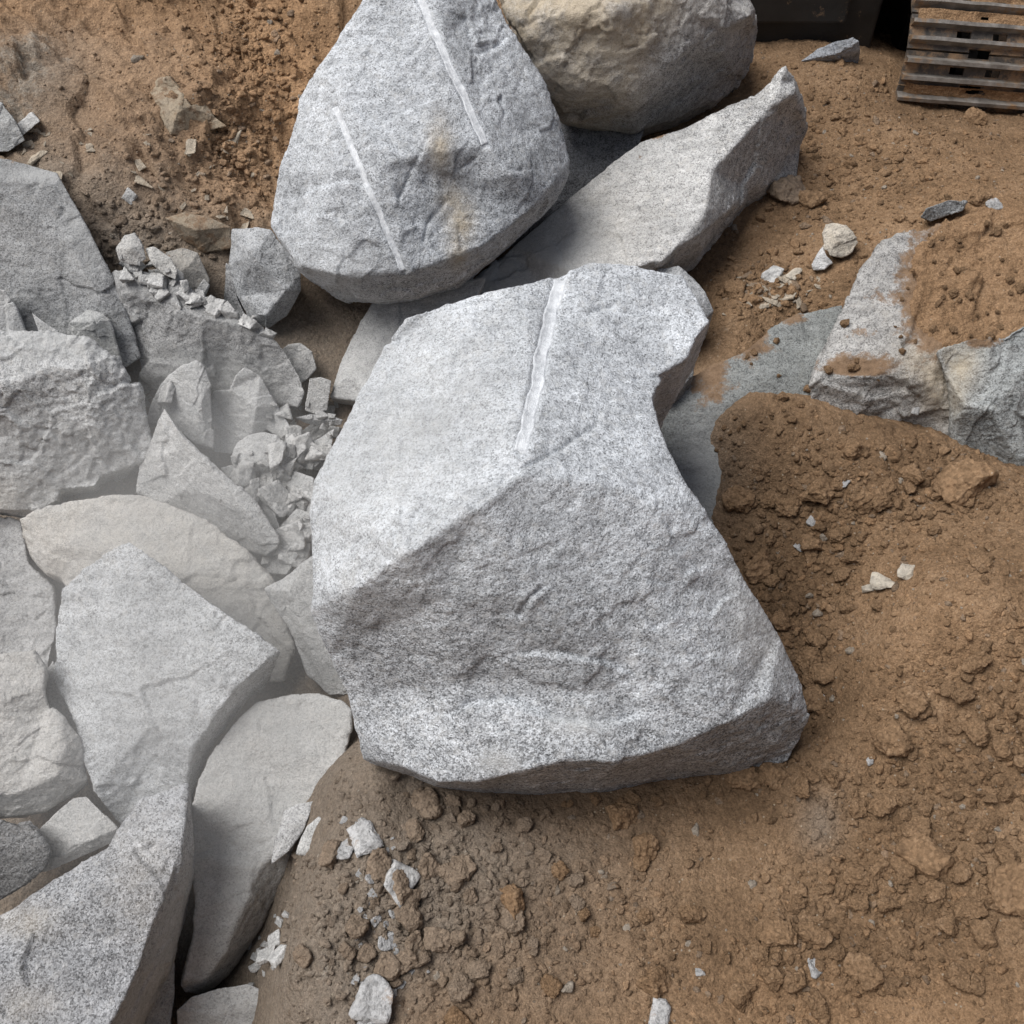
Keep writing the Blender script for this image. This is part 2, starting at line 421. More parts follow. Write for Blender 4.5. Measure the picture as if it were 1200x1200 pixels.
def build_ground():
    X, Y = np.meshgrid(GXA, GYA)
    x, y = X.ravel(), Y.ravel()
    near = (x > _cx[0]) & (x < _cx[-1] - .1) & (y > _cy[0]) & (y < _cy[-1] - .1)
    z = np.empty_like(x)
    z[near] = surf_h(x[near], y[near])
    z[~near] = base_h(x[~near], y[~near])
    pt = np.stack([x, y, z], 1)
    q = pt - CAM
    d = q @ FWD
    ok = d > .8
    u = np.where(ok, 600 + 1200 * x / np.where(ok, d, 1), 9999); v = np.where(ok, 600 - 1200 * (q @ UP) / np.where(ok, d, 1), 9999)
    inner = (x > -2.75) & (x < 2.75) & (y > .2) & (y < 5.6)
    z[inner] += fine_h(x[inner], y[inner], u[inner], v[inner], z[inner])
    # scraped runnels where soil slid down the spur on the right
    e = inner & (u > 850) & (v > 600) & (v < 960)
    along = (x[e] * .82 - y[e] * .0 + y[e] * .57); across = (-x[e] * .57 + y[e] * .82)
    wr = region(u[e], v[e], [(1090,740,110,90,1),(980,870,60,60,.8)])
    z[e] += wr * .009 * fbm(np.stack([along * 3, across * 30, 0 * along], 1), 3, .55)
    z[~inner] += .05 * fbm(np.stack([x, y, 0 * x], 1)[~inner] * .8, 3)
    nx, ny = len(GXA), len(GYA)
    idx = np.arange(nx * ny).reshape(ny, nx)
    f = np.stack([idx[:-1, :-1], idx[:-1, 1:], idx[1:, 1:], idx[1:, :-1]], -1).reshape(-1, 4)
    me = mesh_np('ground', np.stack([x, y, z], 1), f)
    mask = np.stack([region(u, v, ORANGE), region(u, v, GREY), region(u, v, DARK_SOIL), region(u, v, STONY)], 1)
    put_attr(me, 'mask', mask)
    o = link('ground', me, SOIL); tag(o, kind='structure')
    tag(o, 'bare brown quarry soil sloping round the blasted boulders')
    return z.reshape(ny, nx)

GZ = build_ground()
_i0 = np.searchsorted(GXA, -2.6 - 1e-6); _i1 = np.searchsorted(GXA, 2.6 - 1e-6)
_j0 = np.searchsorted(GYA, .35 - 1e-6); _j1 = np.searchsorted(GYA, 5.4 - 1e-6)
_GX, _GY, _GZ = GXA[_i0:_i1], GYA[_j0:_j1], GZ[_j0:_j1, _i0:_i1]

def ground(x, y):
    return bilin(_GX, _GY, _GZ, np.asarray(x, float), np.asarray(y, float))

def on_ground(u, v):
    """where the sight lines through (u, v) meet the soil"""
    u = np.asarray(u, float); v = np.asarray(v, float)
    d = rays(u, v)
    t = np.full(u.shape, 1.2); hit = np.zeros(u.shape, bool)
    for _ in range(600):
        p = CAM + d * t[..., None]
        below = p[..., 2] < ground(p[..., 0], p[..., 1])
        hit |= below
        if hit.all(): break
        t = np.where(hit, t, t + .012)
    p = CAM + d * t[..., None]
    return p

# ------------------------------------------------------------------ boulders
ROCK_POLYS = []
ROCKS = {}

def largest_piece(me):
    n = len(me.vertices)
    ed = np.empty(len(me.edges) * 2, np.int32); me.edges.foreach_get('vertices', ed); ed = ed.reshape(-1, 2)
    lab = np.arange(n)
    while True:                                  # label propagation with pointer jumping
        m = np.minimum(lab[ed[:, 0]], lab[ed[:, 1]])
        new = lab.copy(); np.minimum.at(new, lab[ed[:, 0]], m); np.minimum.at(new, lab[ed[:, 1]], m)
        np.minimum.at(new, ed[:, 0], m); np.minimum.at(new, ed[:, 1], m)
        new = new[new]
        if (new == lab).all(): break
        lab = new
    cnt = np.bincount(lab, minlength=n); big = cnt.argmax()
    if cnt[big] == n: return me
    bm = bmesh.new(); bm.from_mesh(me); bm.verts.ensure_lookup_table()
    bmesh.ops.delete(bm, geom=[bm.verts[i] for i in np.nonzero(lab != big)[0]], context='VERTS')
    bm.to_mesh(me); bm.free()
    return me

def rock(name, label, cat, outline, lines=(), T=.35, vox=None, rough=1.0, soft=2, tint=(1, 1, 1), tan=0, dust=0, soil=0, dark=0,
         paint=None, group=None, key=None, step=.5, lean=0.0, flat=(), fac=1.0, poly=True, mat=None, hide=0.0):
    """outline: silhouette corners (u, v, height); lines: ridge chains inside it; T: depth of the body behind the seen faces"""
    pts = [tuple(p) for p in outline]
    n = len(pts)
    ix = {(p[0], p[1]): i for i, p in enumerate(pts)}
    edges = []
    for ch in lines:
        prev = None
        for p in ch:
            kk = (p[0], p[1])
            if kk not in ix:
                ix[kk] = len(pts); pts.append(tuple(p))
            if prev is not None: edges.append((prev, ix[kk]))
            prev = ix[kk]
    v2 = [Vector((p[0], -p[1])) for p in pts]
    area = sum(v2[i].x * v2[(i + 1) % n].y - v2[(i + 1) % n].x * v2[i].y for i in range(n))
    ring = list(range(n))
    if area < 0: ring = ring[::-1]
    rv, re, rf, ov, oe, of = delaunay_2d_cdt(v2, edges, [ring], 1, 1e-4)
    P3 = []
    for i, vv in enumerate(rv):
        if ov[i]: h = pts[ov[i][0]][2]
        else:
            dd = [(vv - q).length for q in v2]; h = pts[int(np.argmin(dd))][2]
        P3.append(P(vv.x, -vv.y, h))
    P3 = np.array(P3)
    bmap = {}
    for i in range(len(rv)):
        for o_ in ov[i]:
            bmap[o_] = i
    faces = [tuple(f) for f in rf]
    nxt = {}
    seen = set((f[i], f[(i + 1) % len(f)]) for f in faces for i in range(len(f)))
    for (p_, q_) in seen:
        if (q_, p_) not in seen: nxt[p_] = q_
    first = bmap[ring[0]]
    rg = [first]
    while nxt.get(rg[-1], first) != first and len(rg) < 500: rg.append(nxt[rg[-1]])
    cen = P3[rg].mean(0)
    R0 = P3[rg]
    axisd = (cen - CAM); axisd /= np.linalg.norm(axisd)
    axisd = axisd * (1 - lean) + np.array([0, 0, -1.]) * lean; axisd /= np.linalg.norm(axisd)
    dirs = (R0 - CAM); dirs /= np.linalg.norm(dirs, axis=1)[:, None]
    dirs = dirs * (1 - lean) + np.array([0, 0, -1.]) * lean
    R1 = R0 + dirs * T * step; c1 = R1.mean(0); R1 = c1 + (R1 - c1) * .93
    R2 = R0 + dirs * T; c2 = R2.mean(0); R2 = c2 + (R2 - c2) * .60
    allv = [Vector(p) for p in P3]
    b1 = len(allv); allv += [Vector(p) for p in R1]; b2 = len(allv); allv += [Vector(p) for p in R2]
    bc = len(allv); allv.append(Vector(c2 + axisd * T * .12))
    m = len(rg)
    for i in range(m):
        j = (i + 1) % m
        faces += [(rg[i], b1 + i, b1 + j, rg[j]), (b1 + i, b2 + i, b2 + j, b1 + j), (b2 + i, bc, b2 + j)]
    bm = bmesh.new()
    vs = [bm.verts.new(p) for p in allv]
    for f in faces:
        try: bm.faces.new([vs[i] for i in f])
        except ValueError: pass
    bmesh.ops.triangulate(bm, faces=bm.faces)
    bmesh.ops.recalc_face_normals(bm, faces=bm.faces)
    me0 = bm_mesh(bm)
    size = float(np.max(P3.max(0) - P3.min(0)))
    if vox is None: vox = min(.0075, max(.0028, size / 110))
    ob = bpy.data.objects.new('rough', me0); COL.objects.link(ob)
    md = ob.modifiers.new('r', 'REMESH'); md.mode = 'VOXEL'; md.voxel_size = vox; md.adaptivity = 0
    dg = bpy.context.evaluated_depsgraph_get()
    me = bpy.data.meshes.new_from_object(ob.evaluated_get(dg))
    bpy.data.objects.remove(ob)
    me = largest_piece(me)
    nv = len(me.vertices)
    co = np.empty(nv * 3, np.float32); me.vertices.foreach_get('co', co); co = co.reshape(-1, 3).astype(float)
    ed = np.empty(len(me.edges) * 2, np.int32); me.edges.foreach_get('vertices', ed); ed = ed.reshape(-1, 2)
    deg = np.bincount(ed.ravel(), minlength=nv).astype(float)[:, None]
    def lap(a):
        s = np.zeros_like(a)
        for c_ in range(a.shape[1]):
            s[:, c_] = np.bincount(ed[:, 0], a[ed[:, 1], c_], nv) + np.bincount(ed[:, 1], a[ed[:, 0], c_], nv)
        return s / np.maximum(deg, 1)
    for _ in range(soft): co = co * .4 + lap(co) * .6
    me.vertices.foreach_set('co', co.astype(np.float32).ravel()); me.update()
    nr = np.empty(nv * 3, np.float32); me.vertex_normals.foreach_get('vector', nr); nr = nr.reshape(-1, 3).astype(float)
    for _ in range(4): nr = nr * .3 + lap(nr) * .7
    nr /= np.maximum(np.linalg.norm(nr, axis=1)[:, None], 1e-6)
    seed = (abs(hash(tuple(outline[0]))) % 977) * .37
    sc = min(1.0, .35 + size * .9)
    p = co + seed
    a = rough * sc
    warp = np.stack([pn(p * 3.1), pn(p * 3.1 + 31), pn(p * 3.1 + 57)], 1) * .07 + np.stack([pn(p * 16), pn(p * 16 + 31), pn(p * 16 + 57)], 1) * .012
    f1 = fbm((p + warp) * 3.6, 3, .5)
    calm = smooth(-.30, .30, fbm(p * 1.7 + 40, 2)); calm2 = smooth(-.25, .25, fbm(p * 3.3 + 80, 2))
    d = a * (.012 * f1 + fac * (.35 + .65 * calm) * facets(p + warp, 4.2, .085) + (.25 + .75 * calm2) * facets(p + warp, 12, .12, 40)
             + (.3 + .7 * calm) * facets(p + warp * .5, 34, .16, 80) + .0042 * fbm((p + warp) * np.array([12, 30, 34.]), 4, .6) + .0030 * fbm(p * 62, 3, .62))
    if flat:
        u, v = to_px(co)
        for sg in flat: d = d * (1 - .88 * np.exp(-(seg_dist(u, v, [sg[0:2], sg[2:4]]) / (sg[4] * 3.0)) ** 2))
    co2 = co + nr * d[:, None]
    u, v = to_px(co2)
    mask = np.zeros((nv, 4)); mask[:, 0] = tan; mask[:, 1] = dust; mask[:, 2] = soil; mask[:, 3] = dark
    if paint is not None: paint(u, v, co2, nr, mask)
    mask = np.clip(mask, 0, 1)
    base = np.array([co2[:, 0].mean(), co2[:, 1].mean(), co2[:, 2].min()])
    me.vertices.foreach_set('co', (co2 - base).astype(np.float32).ravel())
    me.polygons.foreach_set('use_smooth', np.ones(len(me.polygons), bool))
    me.update(); me.name = name
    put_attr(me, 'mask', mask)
    tv = np.ones((nv, 4)); tv[:, :3] = tint
    put_attr(me, 'tint', tv)
    me.materials.clear(); me.materials.append(mat or GRANITE)
    o = link(name, me, None, None, base)
    tag(o, label, cat, group)
    if poly: ROCK_POLYS.append([(q[0], q[1]) for q in outline])
    if key: ROCKS[key] = (o, co2, nr, np.array(base))
    return o

exec_rocks = None
# ------------------------------------------------------------------ drill holes left in the stone
def carve(u, v, segs):
    d = 0
    for (u0, v0, u1, v1, w, depth) in segs:
        s = seg_dist(u, v, [(u0, v0), (u1, v1)]) / w
        d = d + depth * np.sqrt(np.clip(1 - s * s, 0, 1))
    return d

def groove(parent_key, seg, label):
    o, co, nr, base = ROCKS[parent_key]
    me = o.data
    bv = BVHTree.FromPolygons([Vector(c) + Vector(base) for c in (vv.co for vv in me.vertices)], [tuple(p.vertices) for p in me.polygons])
    u0, v0, u1, v1, w, _ = seg
    L = math.hypot(u1 - u0, v1 - v0); nu, nv = (v1 - v0) / L * -1, (u1 - u0) / L
    n, m = int(L / 1.6), 11
    vs = np.zeros((n, m, 3)); okm = np.zeros((n, m), bool)
    for i in range(n):
        t = i / (n - 1)
        for j in range(m):
            s = (j / (m - 1) * 2 - 1)
            wob = 1 + .30 * math.sin(i * .13 + (3 if s > 0 else 0)) * math.sin(i * .049 + 1) + .1 * math.sin(i * .41 + s)
            uu = u0 + (u1 - u0) * t + nu * s * w * wob * .95; vv = v0 + (v1 - v0) * t + nv * s * w * wob * .95
            hit = bv.ray_cast(Vector(CAM), Vector(ray(uu, vv)))
            if hit[0] is None: continue
            off = .0028 if 0 < j < m - 1 else -.006
            if i in (0, n - 1): off = -.006
            vs[i, j] = np.array(hit[0] + hit[1] * off); okm[i, j] = True
    idx = np.arange(n * m).reshape(n, m)
    f = []
    for i in range(n - 1):
        if okm[i].all() and okm[i + 1].all():
            for j in range(m - 1): f.append((idx[i, j], idx[i, j + 1], idx[i + 1, j + 1], idx[i + 1, j]))
    g = largest_piece(mesh_np('drill_groove', vs.reshape(-1, 3) - base, np.array(f)))
    c = link('drill_groove', g, M_GROOVE, o)
    c['label'] = label
    return c

# ------------------------------------------------------------------ the boulders
def dust_paint(amount):
    def f(u, v, co, nr, mask):
        mask[:, 1] = np.clip(amount * (.35 + .65 * np.clip(nr[:, 2], 0, 1)), 0, 1)
    return f

def both(*fs):
    def f(u, v, co, nr, mask):
        for q in fs: q(u, v, co, nr, mask)
    return f

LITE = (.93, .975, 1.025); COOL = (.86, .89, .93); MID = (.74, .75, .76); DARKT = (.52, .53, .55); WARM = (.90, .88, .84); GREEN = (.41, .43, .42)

def cracks(u, v, co, nr, lines, depth=.009, hw=3.6):
    """hairline breaks and lips in the stone"""
    wob = 3.0 * fbm(co * 22, 3)
    for ln in lines:
        d = seg_dist(u + wob, v + wob * .7, ln)
        co -= nr * (depth * np.clip(1 - d / hw, 0, 1))[:, None]
        co += nr * (depth * .45 * np.exp(-((d - hw * 2.2) / (hw * 1.6)) ** 2) * (v > np.interp(u, *zip(*sorted((p[0], p[1]) for p in ln)))))[:, None]

def scarp(u, v, co, nr, pts, depth, reach):
    """a shallow scoop that ends in a crisp lip along the line pts"""
    p = sorted(pts); xs = [q[0] for q in p]; ys = [q[1] for q in p]
    wob = 5 * fbm(co * 18, 3)
    d = np.interp(u, xs, ys) + wob - v
    side = smooth(xs[0] - 4, xs[0] + 30, u) * smooth(xs[-1] + 4, xs[-1] - 30, u)
    co -= nr * (depth * side * np.where(d > 0, np.exp(-d / reach), 0) * smooth(-1, 3, d))[:, None]

# the big drilled block in the middle
MAIN_G = (657, 318, 611, 530, 9.5, .008)
def main_paint(u, v, co, nr, mask):
    co -= nr * carve(u, v, [MAIN_G])[:, None]
    scarp(u, v, co, nr, [(520, 842), (560, 826), (600, 824), (650, 846), (700, 852), (760, 838)], .020, 26)
    scarp(u, v, co, nr, [(600, 765), (650, 770), (700, 776), (760, 800)], .012, 20)
    scarp(u, v, co, nr, [(395, 648), (450, 628), (520, 596), (562, 584)], .009, 16)
    cracks(u, v, co, nr, [[(556, 592), (600, 556), (640, 536), (700, 498)], [(608, 722), (618, 702), (634, 690)], [(690, 366), (720, 360)], [(745, 445), (775, 440)], [(450, 402), (470, 398)]])
    mask[:, 1] = region(u, v, [(440, 560, 120, 130, .55), (520, 440, 110, 90, .30)])
    mask[:, 3] = region(u, v, [(620, 770, 260, 110, .55), (720, 900, 260, 45, .95), (900, 850, 90, 50, .95), (480, 780, 90, 90, .35)])  # dark speckle plus shade painted on the front face and undercut base
    mask[:, 1] = np.maximum(mask[:, 1], region(u, v, [(583, 893, 26, 14, .9), (675, 850, 36, 16, .7), (888, 700, 30, 90, .35)]))
    mask[:, 0] = region(u, v, [(895, 730, 40, 70, .22)])
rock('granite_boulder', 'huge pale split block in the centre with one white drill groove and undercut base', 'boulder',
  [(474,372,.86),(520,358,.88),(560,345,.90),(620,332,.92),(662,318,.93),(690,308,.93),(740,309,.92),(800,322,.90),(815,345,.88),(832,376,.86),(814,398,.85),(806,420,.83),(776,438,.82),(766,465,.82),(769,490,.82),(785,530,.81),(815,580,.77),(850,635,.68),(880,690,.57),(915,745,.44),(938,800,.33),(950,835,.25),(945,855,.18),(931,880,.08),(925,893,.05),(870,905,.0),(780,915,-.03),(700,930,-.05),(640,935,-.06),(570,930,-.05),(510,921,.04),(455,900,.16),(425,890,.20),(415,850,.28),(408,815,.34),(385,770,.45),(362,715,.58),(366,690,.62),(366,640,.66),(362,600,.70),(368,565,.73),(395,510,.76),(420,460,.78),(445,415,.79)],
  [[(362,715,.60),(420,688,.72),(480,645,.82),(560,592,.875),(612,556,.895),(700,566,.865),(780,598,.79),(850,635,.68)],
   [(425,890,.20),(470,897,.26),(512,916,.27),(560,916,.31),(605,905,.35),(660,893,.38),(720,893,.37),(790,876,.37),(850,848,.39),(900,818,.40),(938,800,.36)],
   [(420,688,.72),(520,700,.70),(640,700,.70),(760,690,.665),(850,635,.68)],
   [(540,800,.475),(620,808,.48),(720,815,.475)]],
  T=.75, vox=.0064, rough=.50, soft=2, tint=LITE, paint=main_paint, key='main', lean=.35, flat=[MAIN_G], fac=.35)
groove('main', MAIN_G, 'white half round drill groove')

# the tall leaning block behind it, two drill holes
TG1 = (487, -12, 569, 170, 5.5, .007); TG2 = (392, 125, 473, 318, 4.3, .006)
def tall_paint(u, v, co, nr, mask):
    co -= nr * carve(u, v, [TG1, TG2])[:, None]
    scarp(u, v, co, nr, [(440, 150), (470, 132), (500, 120), (528, 110)], .012, 18)
    scarp(u, v, co, nr, [(340, 238), (370, 222), (400, 214), (440, 222)], .012, 20)
    cracks(u, v, co, nr, [[(470, 72), (490, 55), (500, 40)], [(468, 232), (482, 200), (502, 160)], [(497, 283), (502, 262), (522, 236)], [(560, 62), (580, 55), (590, 44)], [(385, 250), (395, 246), (397, 262)], [(598, 198), (612, 200)], [(540, 200), (556, 185)]], .0065, 3.0)
    mask[:, 0] = region(u, v, [(516, 170, 13, 32, 1), (527, 235, 12, 22, .9), (541, 262, 16, 28, 1), (536, 300, 11, 16, .9)]) * .95
    mask[:, 3] = region(u, v, [(600, 220, 70, 50, .55), (470, 250, 60, 60, .25), (500, 330, 120, 16, .5), (430, 30, 60, 50, .1)])  # shade painted into the right lower facet and the underside
    mask[:, 1] = region(u, v, [(395, 310, 60, 40, .35), (380, 90, 40, 60, .15)])
rock('granite_boulder', 'tall pale grey boulder with two long drill grooves and an ochre stain', 'boulder',
  [(425,0,1.08),(402,30,1.03),(372,80,.95),(352,112,.87),(341,160,.78),(328,200,.70),(321,240,.60),(318,264,.55),(333,288,.49),(348,317,.44),(385,341,.41),(440,353,.39),(490,349,.39),(540,330,.42),(580,300,.47),(625,258,.53),(650,232,.57),(660,212,.61),(669,185,.66),(655,137,.76),(636,95,.85),(610,50,.94),(587,10,1.0),(565,-40,1.1),(500,-70,1.2),(440,-40,1.15)],
  [[(318,264,.55),(352,312,.53),(400,322,.54),(480,318,.55),(530,303,.56),(560,290,.57),(600,262,.60),(625,243,.63),(645,218,.655),(669,185,.66)],
   [(425,0,1.08),(400,110,.93),(392,200,.78),(400,322,.54)],
   [(500,-70,1.2),(520,40,1.04),(568,170,.83),(600,205,.755),(645,218,.655)],[(568,170,.83),(545,215,.725),(530,303,.56)],[(545,215,.725),(590,235,.665),(625,243,.63)],
   [(450,190,.83),(500,180,.84)]],
  T=.7, vox=.0068, rough=.72, soft=4, tint=LITE, paint=tall_paint, key='tall', lean=.2, flat=[TG1, TG2])
groove('tall', TG1, 'long white drill groove running off the top')
groove('tall', TG2, 'shorter white drill groove on the left face')

# weathered ochre boulder at the top
def tan_paint(u, v, co, nr, mask):
    on = np.clip((nr[:, 2] - .18) / .3, 0, 1)
    left = smooth(800, 740, u + (v - 60) * .35)
    mask[:, 0] = np.clip(left * .72 + region(u, v, [(700, 0, 170, 50, .45)]), 0, 1)
    mask[:, 3] = region(u, v, [(820, 95, 70, 40, .6), (700, 140, 90, 20, .6)])  # right flank and underside darkened, shade put into the stone colour
rock('granite_boulder', 'ochre weathered boulder with a fresh grey right flank painted darker as shade, beneath the top edge', 'boulder',
  [(575,-30,.95),(590,10,.90),(612,50,.84),(632,92,.72),(648,122,.60),(660,138,.52),(700,147,.47),(742,152,.45),(790,141,.40),(840,119,.38),(864,96,.40),(878,70,.46),(886,32,.60),(880,0,.78),(862,-40,.93),(740,-70,1.1),(640,-60,1.05)],
  [[(632,92,.72),(680,105,.70),(742,110,.68),(770,92,.72),(795,64,.79),(842,42,.82),(882,18,.82)],[(742,110,.68),(742,152,.45)],[(640,20,.93),(720,10,.98),(830,-10,.96)]],
  T=.6, rough=1.0, soft=6, tint=(.80,.80,.80), paint=tan_paint, lean=.2)

# arrow shaped slab running up to the right
def arrow_paint(u, v, co, nr, mask):
    mask[:, 3] = smooth(828, 850, u + (v - 200) * .06) * .55  # facet turned from the sun is painted darker as shade
    mask[:, 1] = region(u, v, [(590, 320, 80, 50, .95), (660, 280, 60, 50, .6), (740, 180, 40, 20, .4)])
    mask[:, 2] = region(u, v, [(768, 158, 22, 8, .75), (750, 185, 8, 14, .45)])
    mask[:, 0] = region(u, v, [(690, 260, 70, 60, .25)])
rock('stone_slab', 'long grey slab with a pointed end between the ochre boulder and the brown slope', 'boulder',
  [(530,355,.16),(575,310,.24),(600,287,.28),(660,238,.38),(720,190,.47),(750,167,.52),(800,151,.57),(840,131,.61),(862,121,.62),(885,112,.63),(905,92,.69),(920,77,.74),(932,88,.69),(943,112,.58),(947,150,.43),(938,172,.36),(935,208,.27),(905,226,.24),(878,236,.25),(863,246,.28),(828,281,.35),(822,292,.33),(792,308,.32),(772,320,.30),(740,340,.28),(660,370,.22),(560,380,.16)],
  [[(840,131,.61),(833,200,.56),(828,245,.50),(822,274,.445)],[(935,208,.27),(905,213,.32),(875,221,.37),(861,242,.40),(822,274,.445),(790,292,.44),(778,306,.42),(740,315,.41),(690,330,.36)],
   [(885,112,.63),(900,128,.64),(912,105,.69),(920,77,.74)],[(912,105,.69),(932,110,.67)]],
  T=.45, rough=.6, soft=3, tint=(.98,.98,.97), paint=arrow_paint, lean=.5)

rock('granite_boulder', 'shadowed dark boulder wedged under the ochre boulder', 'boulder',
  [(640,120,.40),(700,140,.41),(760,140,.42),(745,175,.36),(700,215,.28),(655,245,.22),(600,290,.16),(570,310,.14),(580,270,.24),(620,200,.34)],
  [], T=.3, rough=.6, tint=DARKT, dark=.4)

rock('stone_slab', 'pale dusty flat slab below the tall drilled boulder', 'boulder',
  [(386,466,.03),(400,420,.10),(425,372,.18),(440,350,.22),(500,335,.28),(570,325,.32),(545,380,.26),(480,430,.18),(440,480,.10),(418,470,.05)],
  [[(400,445,.10),(412,440,.11),(445,405,.18)]], T=.3, rough=.5, tint=(.82,.82,.81), dust=.5, lean=.4)

rock('granite_boulder', 'small dark grey block left of the tall drilled boulder', 'boulder',
  [(272,268,.40),(300,266,.43),(318,269,.43),(335,292,.38),(352,322,.31),(352,340,.27),(336,370,.18),(312,385,.13),(292,374,.16),(278,348,.22),(268,310,.31)],
  [[(352,322,.31),(335,340,.30),(312,368,.22),(312,385,.13)],[(278,348,.22),(312,368,.22)],[(272,268,.40),(296,300,.40),(335,340,.30)]],
  T=.25, rough=.7, soft=2, tint=(.68,.70,.72))
rock('rock_fragment', 'thin grey sliver leaning on the small dark block', 'rock',
  [(265,308,.30),(272,312,.30),(278,348,.20),(290,374,.13),(276,372,.12),(262,356,.16)], [], T=.12, rough=.5, tint=(.72,.73,.74))

# left bank
def slab8(u, v, co, nr, mask):
    mask[:, 1] = region(u, v, [(60, 205, 60, 10, .8), (100, 270, 22, 60, .6), (20, 420, 60, 40, .7)]); mask[:, 2] = region(u, v, [(40, 186, 60, 8, .5)])
rock('stone_slab', 'big flat grey slab bedded in the left bank', 'boulder',
  [(-40,180,.62),(0,185,.62),(40,195,.60),(66,202,.59),(76,216,.57),(100,260,.49),(125,310,.39),(145,352,.30),(165,418,.16),(130,440,.10),(60,450,.06),(-40,450,.06)],
  [[(-40,205,.595),(50,220,.57),(66,202,.59)],[(50,220,.57),(80,285,.46),(118,350,.33),(130,440,.10)]], T=.4, rough=.55, soft=2, tint=(.56,.57,.575), paint=slab8, lean=.2)
rock('granite_boulder', 'grey rock corner at the left edge above the flat bank slab', 'boulder',
  [(-40,95,.68),(0,118,.68),(18,140,.64),(30,165,.58),(10,178,.55),(-40,182,.55)], [], T=.2, rough=1, tint=(.66,.67,.66), dust=.3)
def ledge(u, v, co, nr, mask):
    mask[:, 1] = region(u, v, [(200, 320, 70, 22, .8), (300, 372, 60, 14, .8), (240, 440, 90, 30, .5)])
rock('stone_slab', 'broad grey ledge with rubble on its crest beside the left bank slab', 'boulder',
  [(128,322,.35),(150,312,.38),(205,325,.36),(240,352,.30),(275,368,.27),(300,374,.25),(335,410,.17),(352,440,.10),(357,460,.06),(350,478,.02),(300,470,.0),(250,470,-.02),(190,460,.0),(165,440,.08),(145,362,.27)],
  [[(145,362,.27),(152,345,.335),(200,362,.31),(240,372,.29),(275,378,.265),(300,374,.25)],[(240,372,.29),(215,440,.10)]], T=.4, rough=.7, soft=2, tint=(.60,.60,.595), paint=ledge, lean=.2)
rock('rock_fragment', 'brown stained rock poking out of the upper left bank', 'rock',
  [(176,108,.60),(186,93,.63),(200,90,.64),(214,105,.61),(224,124,.58),(238,118,.57),(252,138,.53),(266,148,.51),(240,154,.49),(222,158,.50),(200,158,.52),(190,140,.55)],
  [[(214,105,.61),(208,132,.585),(190,140,.55)],[(208,132,.585),(222,158,.50)]], T=.2, rough=1.1, soft=1, tint=(.42,.36,.29), tan=.8, soil=.42)
rock('rock_fragment', 'brown soil covered rock above the small dark block', 'rock',
  [(192,255,.40),(215,248,.41),(245,254,.40),(270,266,.37),(272,290,.30),(240,296,.28),(215,282,.32)],
  [[(192,255,.40),(230,270,.38),(270,266,.37)]], T=.2, rough=.7, tint=(.34,.29,.24), tan=.7, soil=.45)
rock('rock_fragment', 'grey brown flat rock beside the ledge rubble', 'rock',
  [(194,296,.35),(215,290,.37),(232,296,.36),(246,328,.28),(240,350,.23),(210,352,.26),(204,325,.31)], [[(204,325,.31),(222,310,.34),(232,296,.36)]], T=.18, rough=.6, tint=(.6,.56,.5), dust=.3, soil=.3)
rock('rock_fragment', 'pale pointed lump on the ledge, left of the tilted flat stone', 'rock',
  [(136,292,.44),(146,276,.47),(158,273,.47),(168,288,.45),(172,304,.42),(160,312,.40),(140,306,.41)], [[(136,292,.44),(155,290,.46),(172,304,.42)]], T=.1, rough=.9, tint=(.88,.86,.82), dust=.4)
rock('rock_fragment', 'pale tilted flat stone on the ledge under the brown bank', 'rock',
  [(171,292,.43),(180,289,.44),(200,302,.42),(208,318,.39),(206,328,.37),(192,322,.38),(178,308,.41)], [], T=.08, rough=.7, tint=(.9,.88,.83), dust=.4)

# left pit
def r12(u, v, co, nr, mask):
    mask[:, 1] = region(u, v, [(60, 400, 110, 25, .8), (60, 520, 120, 60, .75), (20, 580, 40, 25, .6)])
    mask[:, 0] = region(u, v, [(10, 580, 40, 20, .5)]); mask[:, 3] = region(u, v, [(60, 465, 70, 30, .35)])
rock('granite_boulder', 'large dusty boulder at the left edge with a pale cap and broken lower edge', 'boulder',
  [(-50,388,.36),(0,391,.37),(60,387,.38),(100,398,.36),(138,418,.32),(150,440,.27),(162,466,.20),(172,498,.12),(181,525,.05),(165,541,.02),(118,560,-.02),(112,570,-.03),(70,574,-.04),(66,588,-.07),(50,598,-.09),(20,600,-.09),(-50,592,-.07)],
  [[(-50,455,.30),(20,448,.31),(60,432,.34),(95,432,.34),(138,418,.32)],[(95,432,.34),(110,500,.17),(118,560,-.02)],[(-50,500,.17),(20,500,.18),(66,510,.14),(110,500,.17)]], T=.4, rough=1.1, soft=2, tint=(.92,.93,.93), paint=r12, lean=.3)
rock('rock_fragment', 'grey block tucked behind the large left edge boulder', 'rock',
  [(80,378,.30),(104,362,.33),(122,368,.33),(130,376,.31),(143,424,.17),(120,430,.15),(90,405,.22)], [[(80,378,.30),(108,376,.32),(130,376,.31)]], T=.2, rough=.8, tint=(.68,.69,.68), dust=.35)
rock('rock_fragment', 'upright pale shard at the left edge against the bank slab', 'rock',
  [(-10,338,.38),(6,340,.38),(20,362,.33),(30,388,.26),(10,395,.24),(-10,392,.25)], [[(6,340,.38),(12,395,.25)]], T=.1, rough=.6, tint=(.85,.86,.86), dust=.5)
rock('rock_fragment', 'thin spike of pale stone standing behind the left edge boulder', 'rock',
  [(37,366,.33),(52,378,.31),(68,388,.29),(72,396,.26),(48,396,.26)], [], T=.06, rough=.4, tint=(.9,.9,.9), dust=.5)
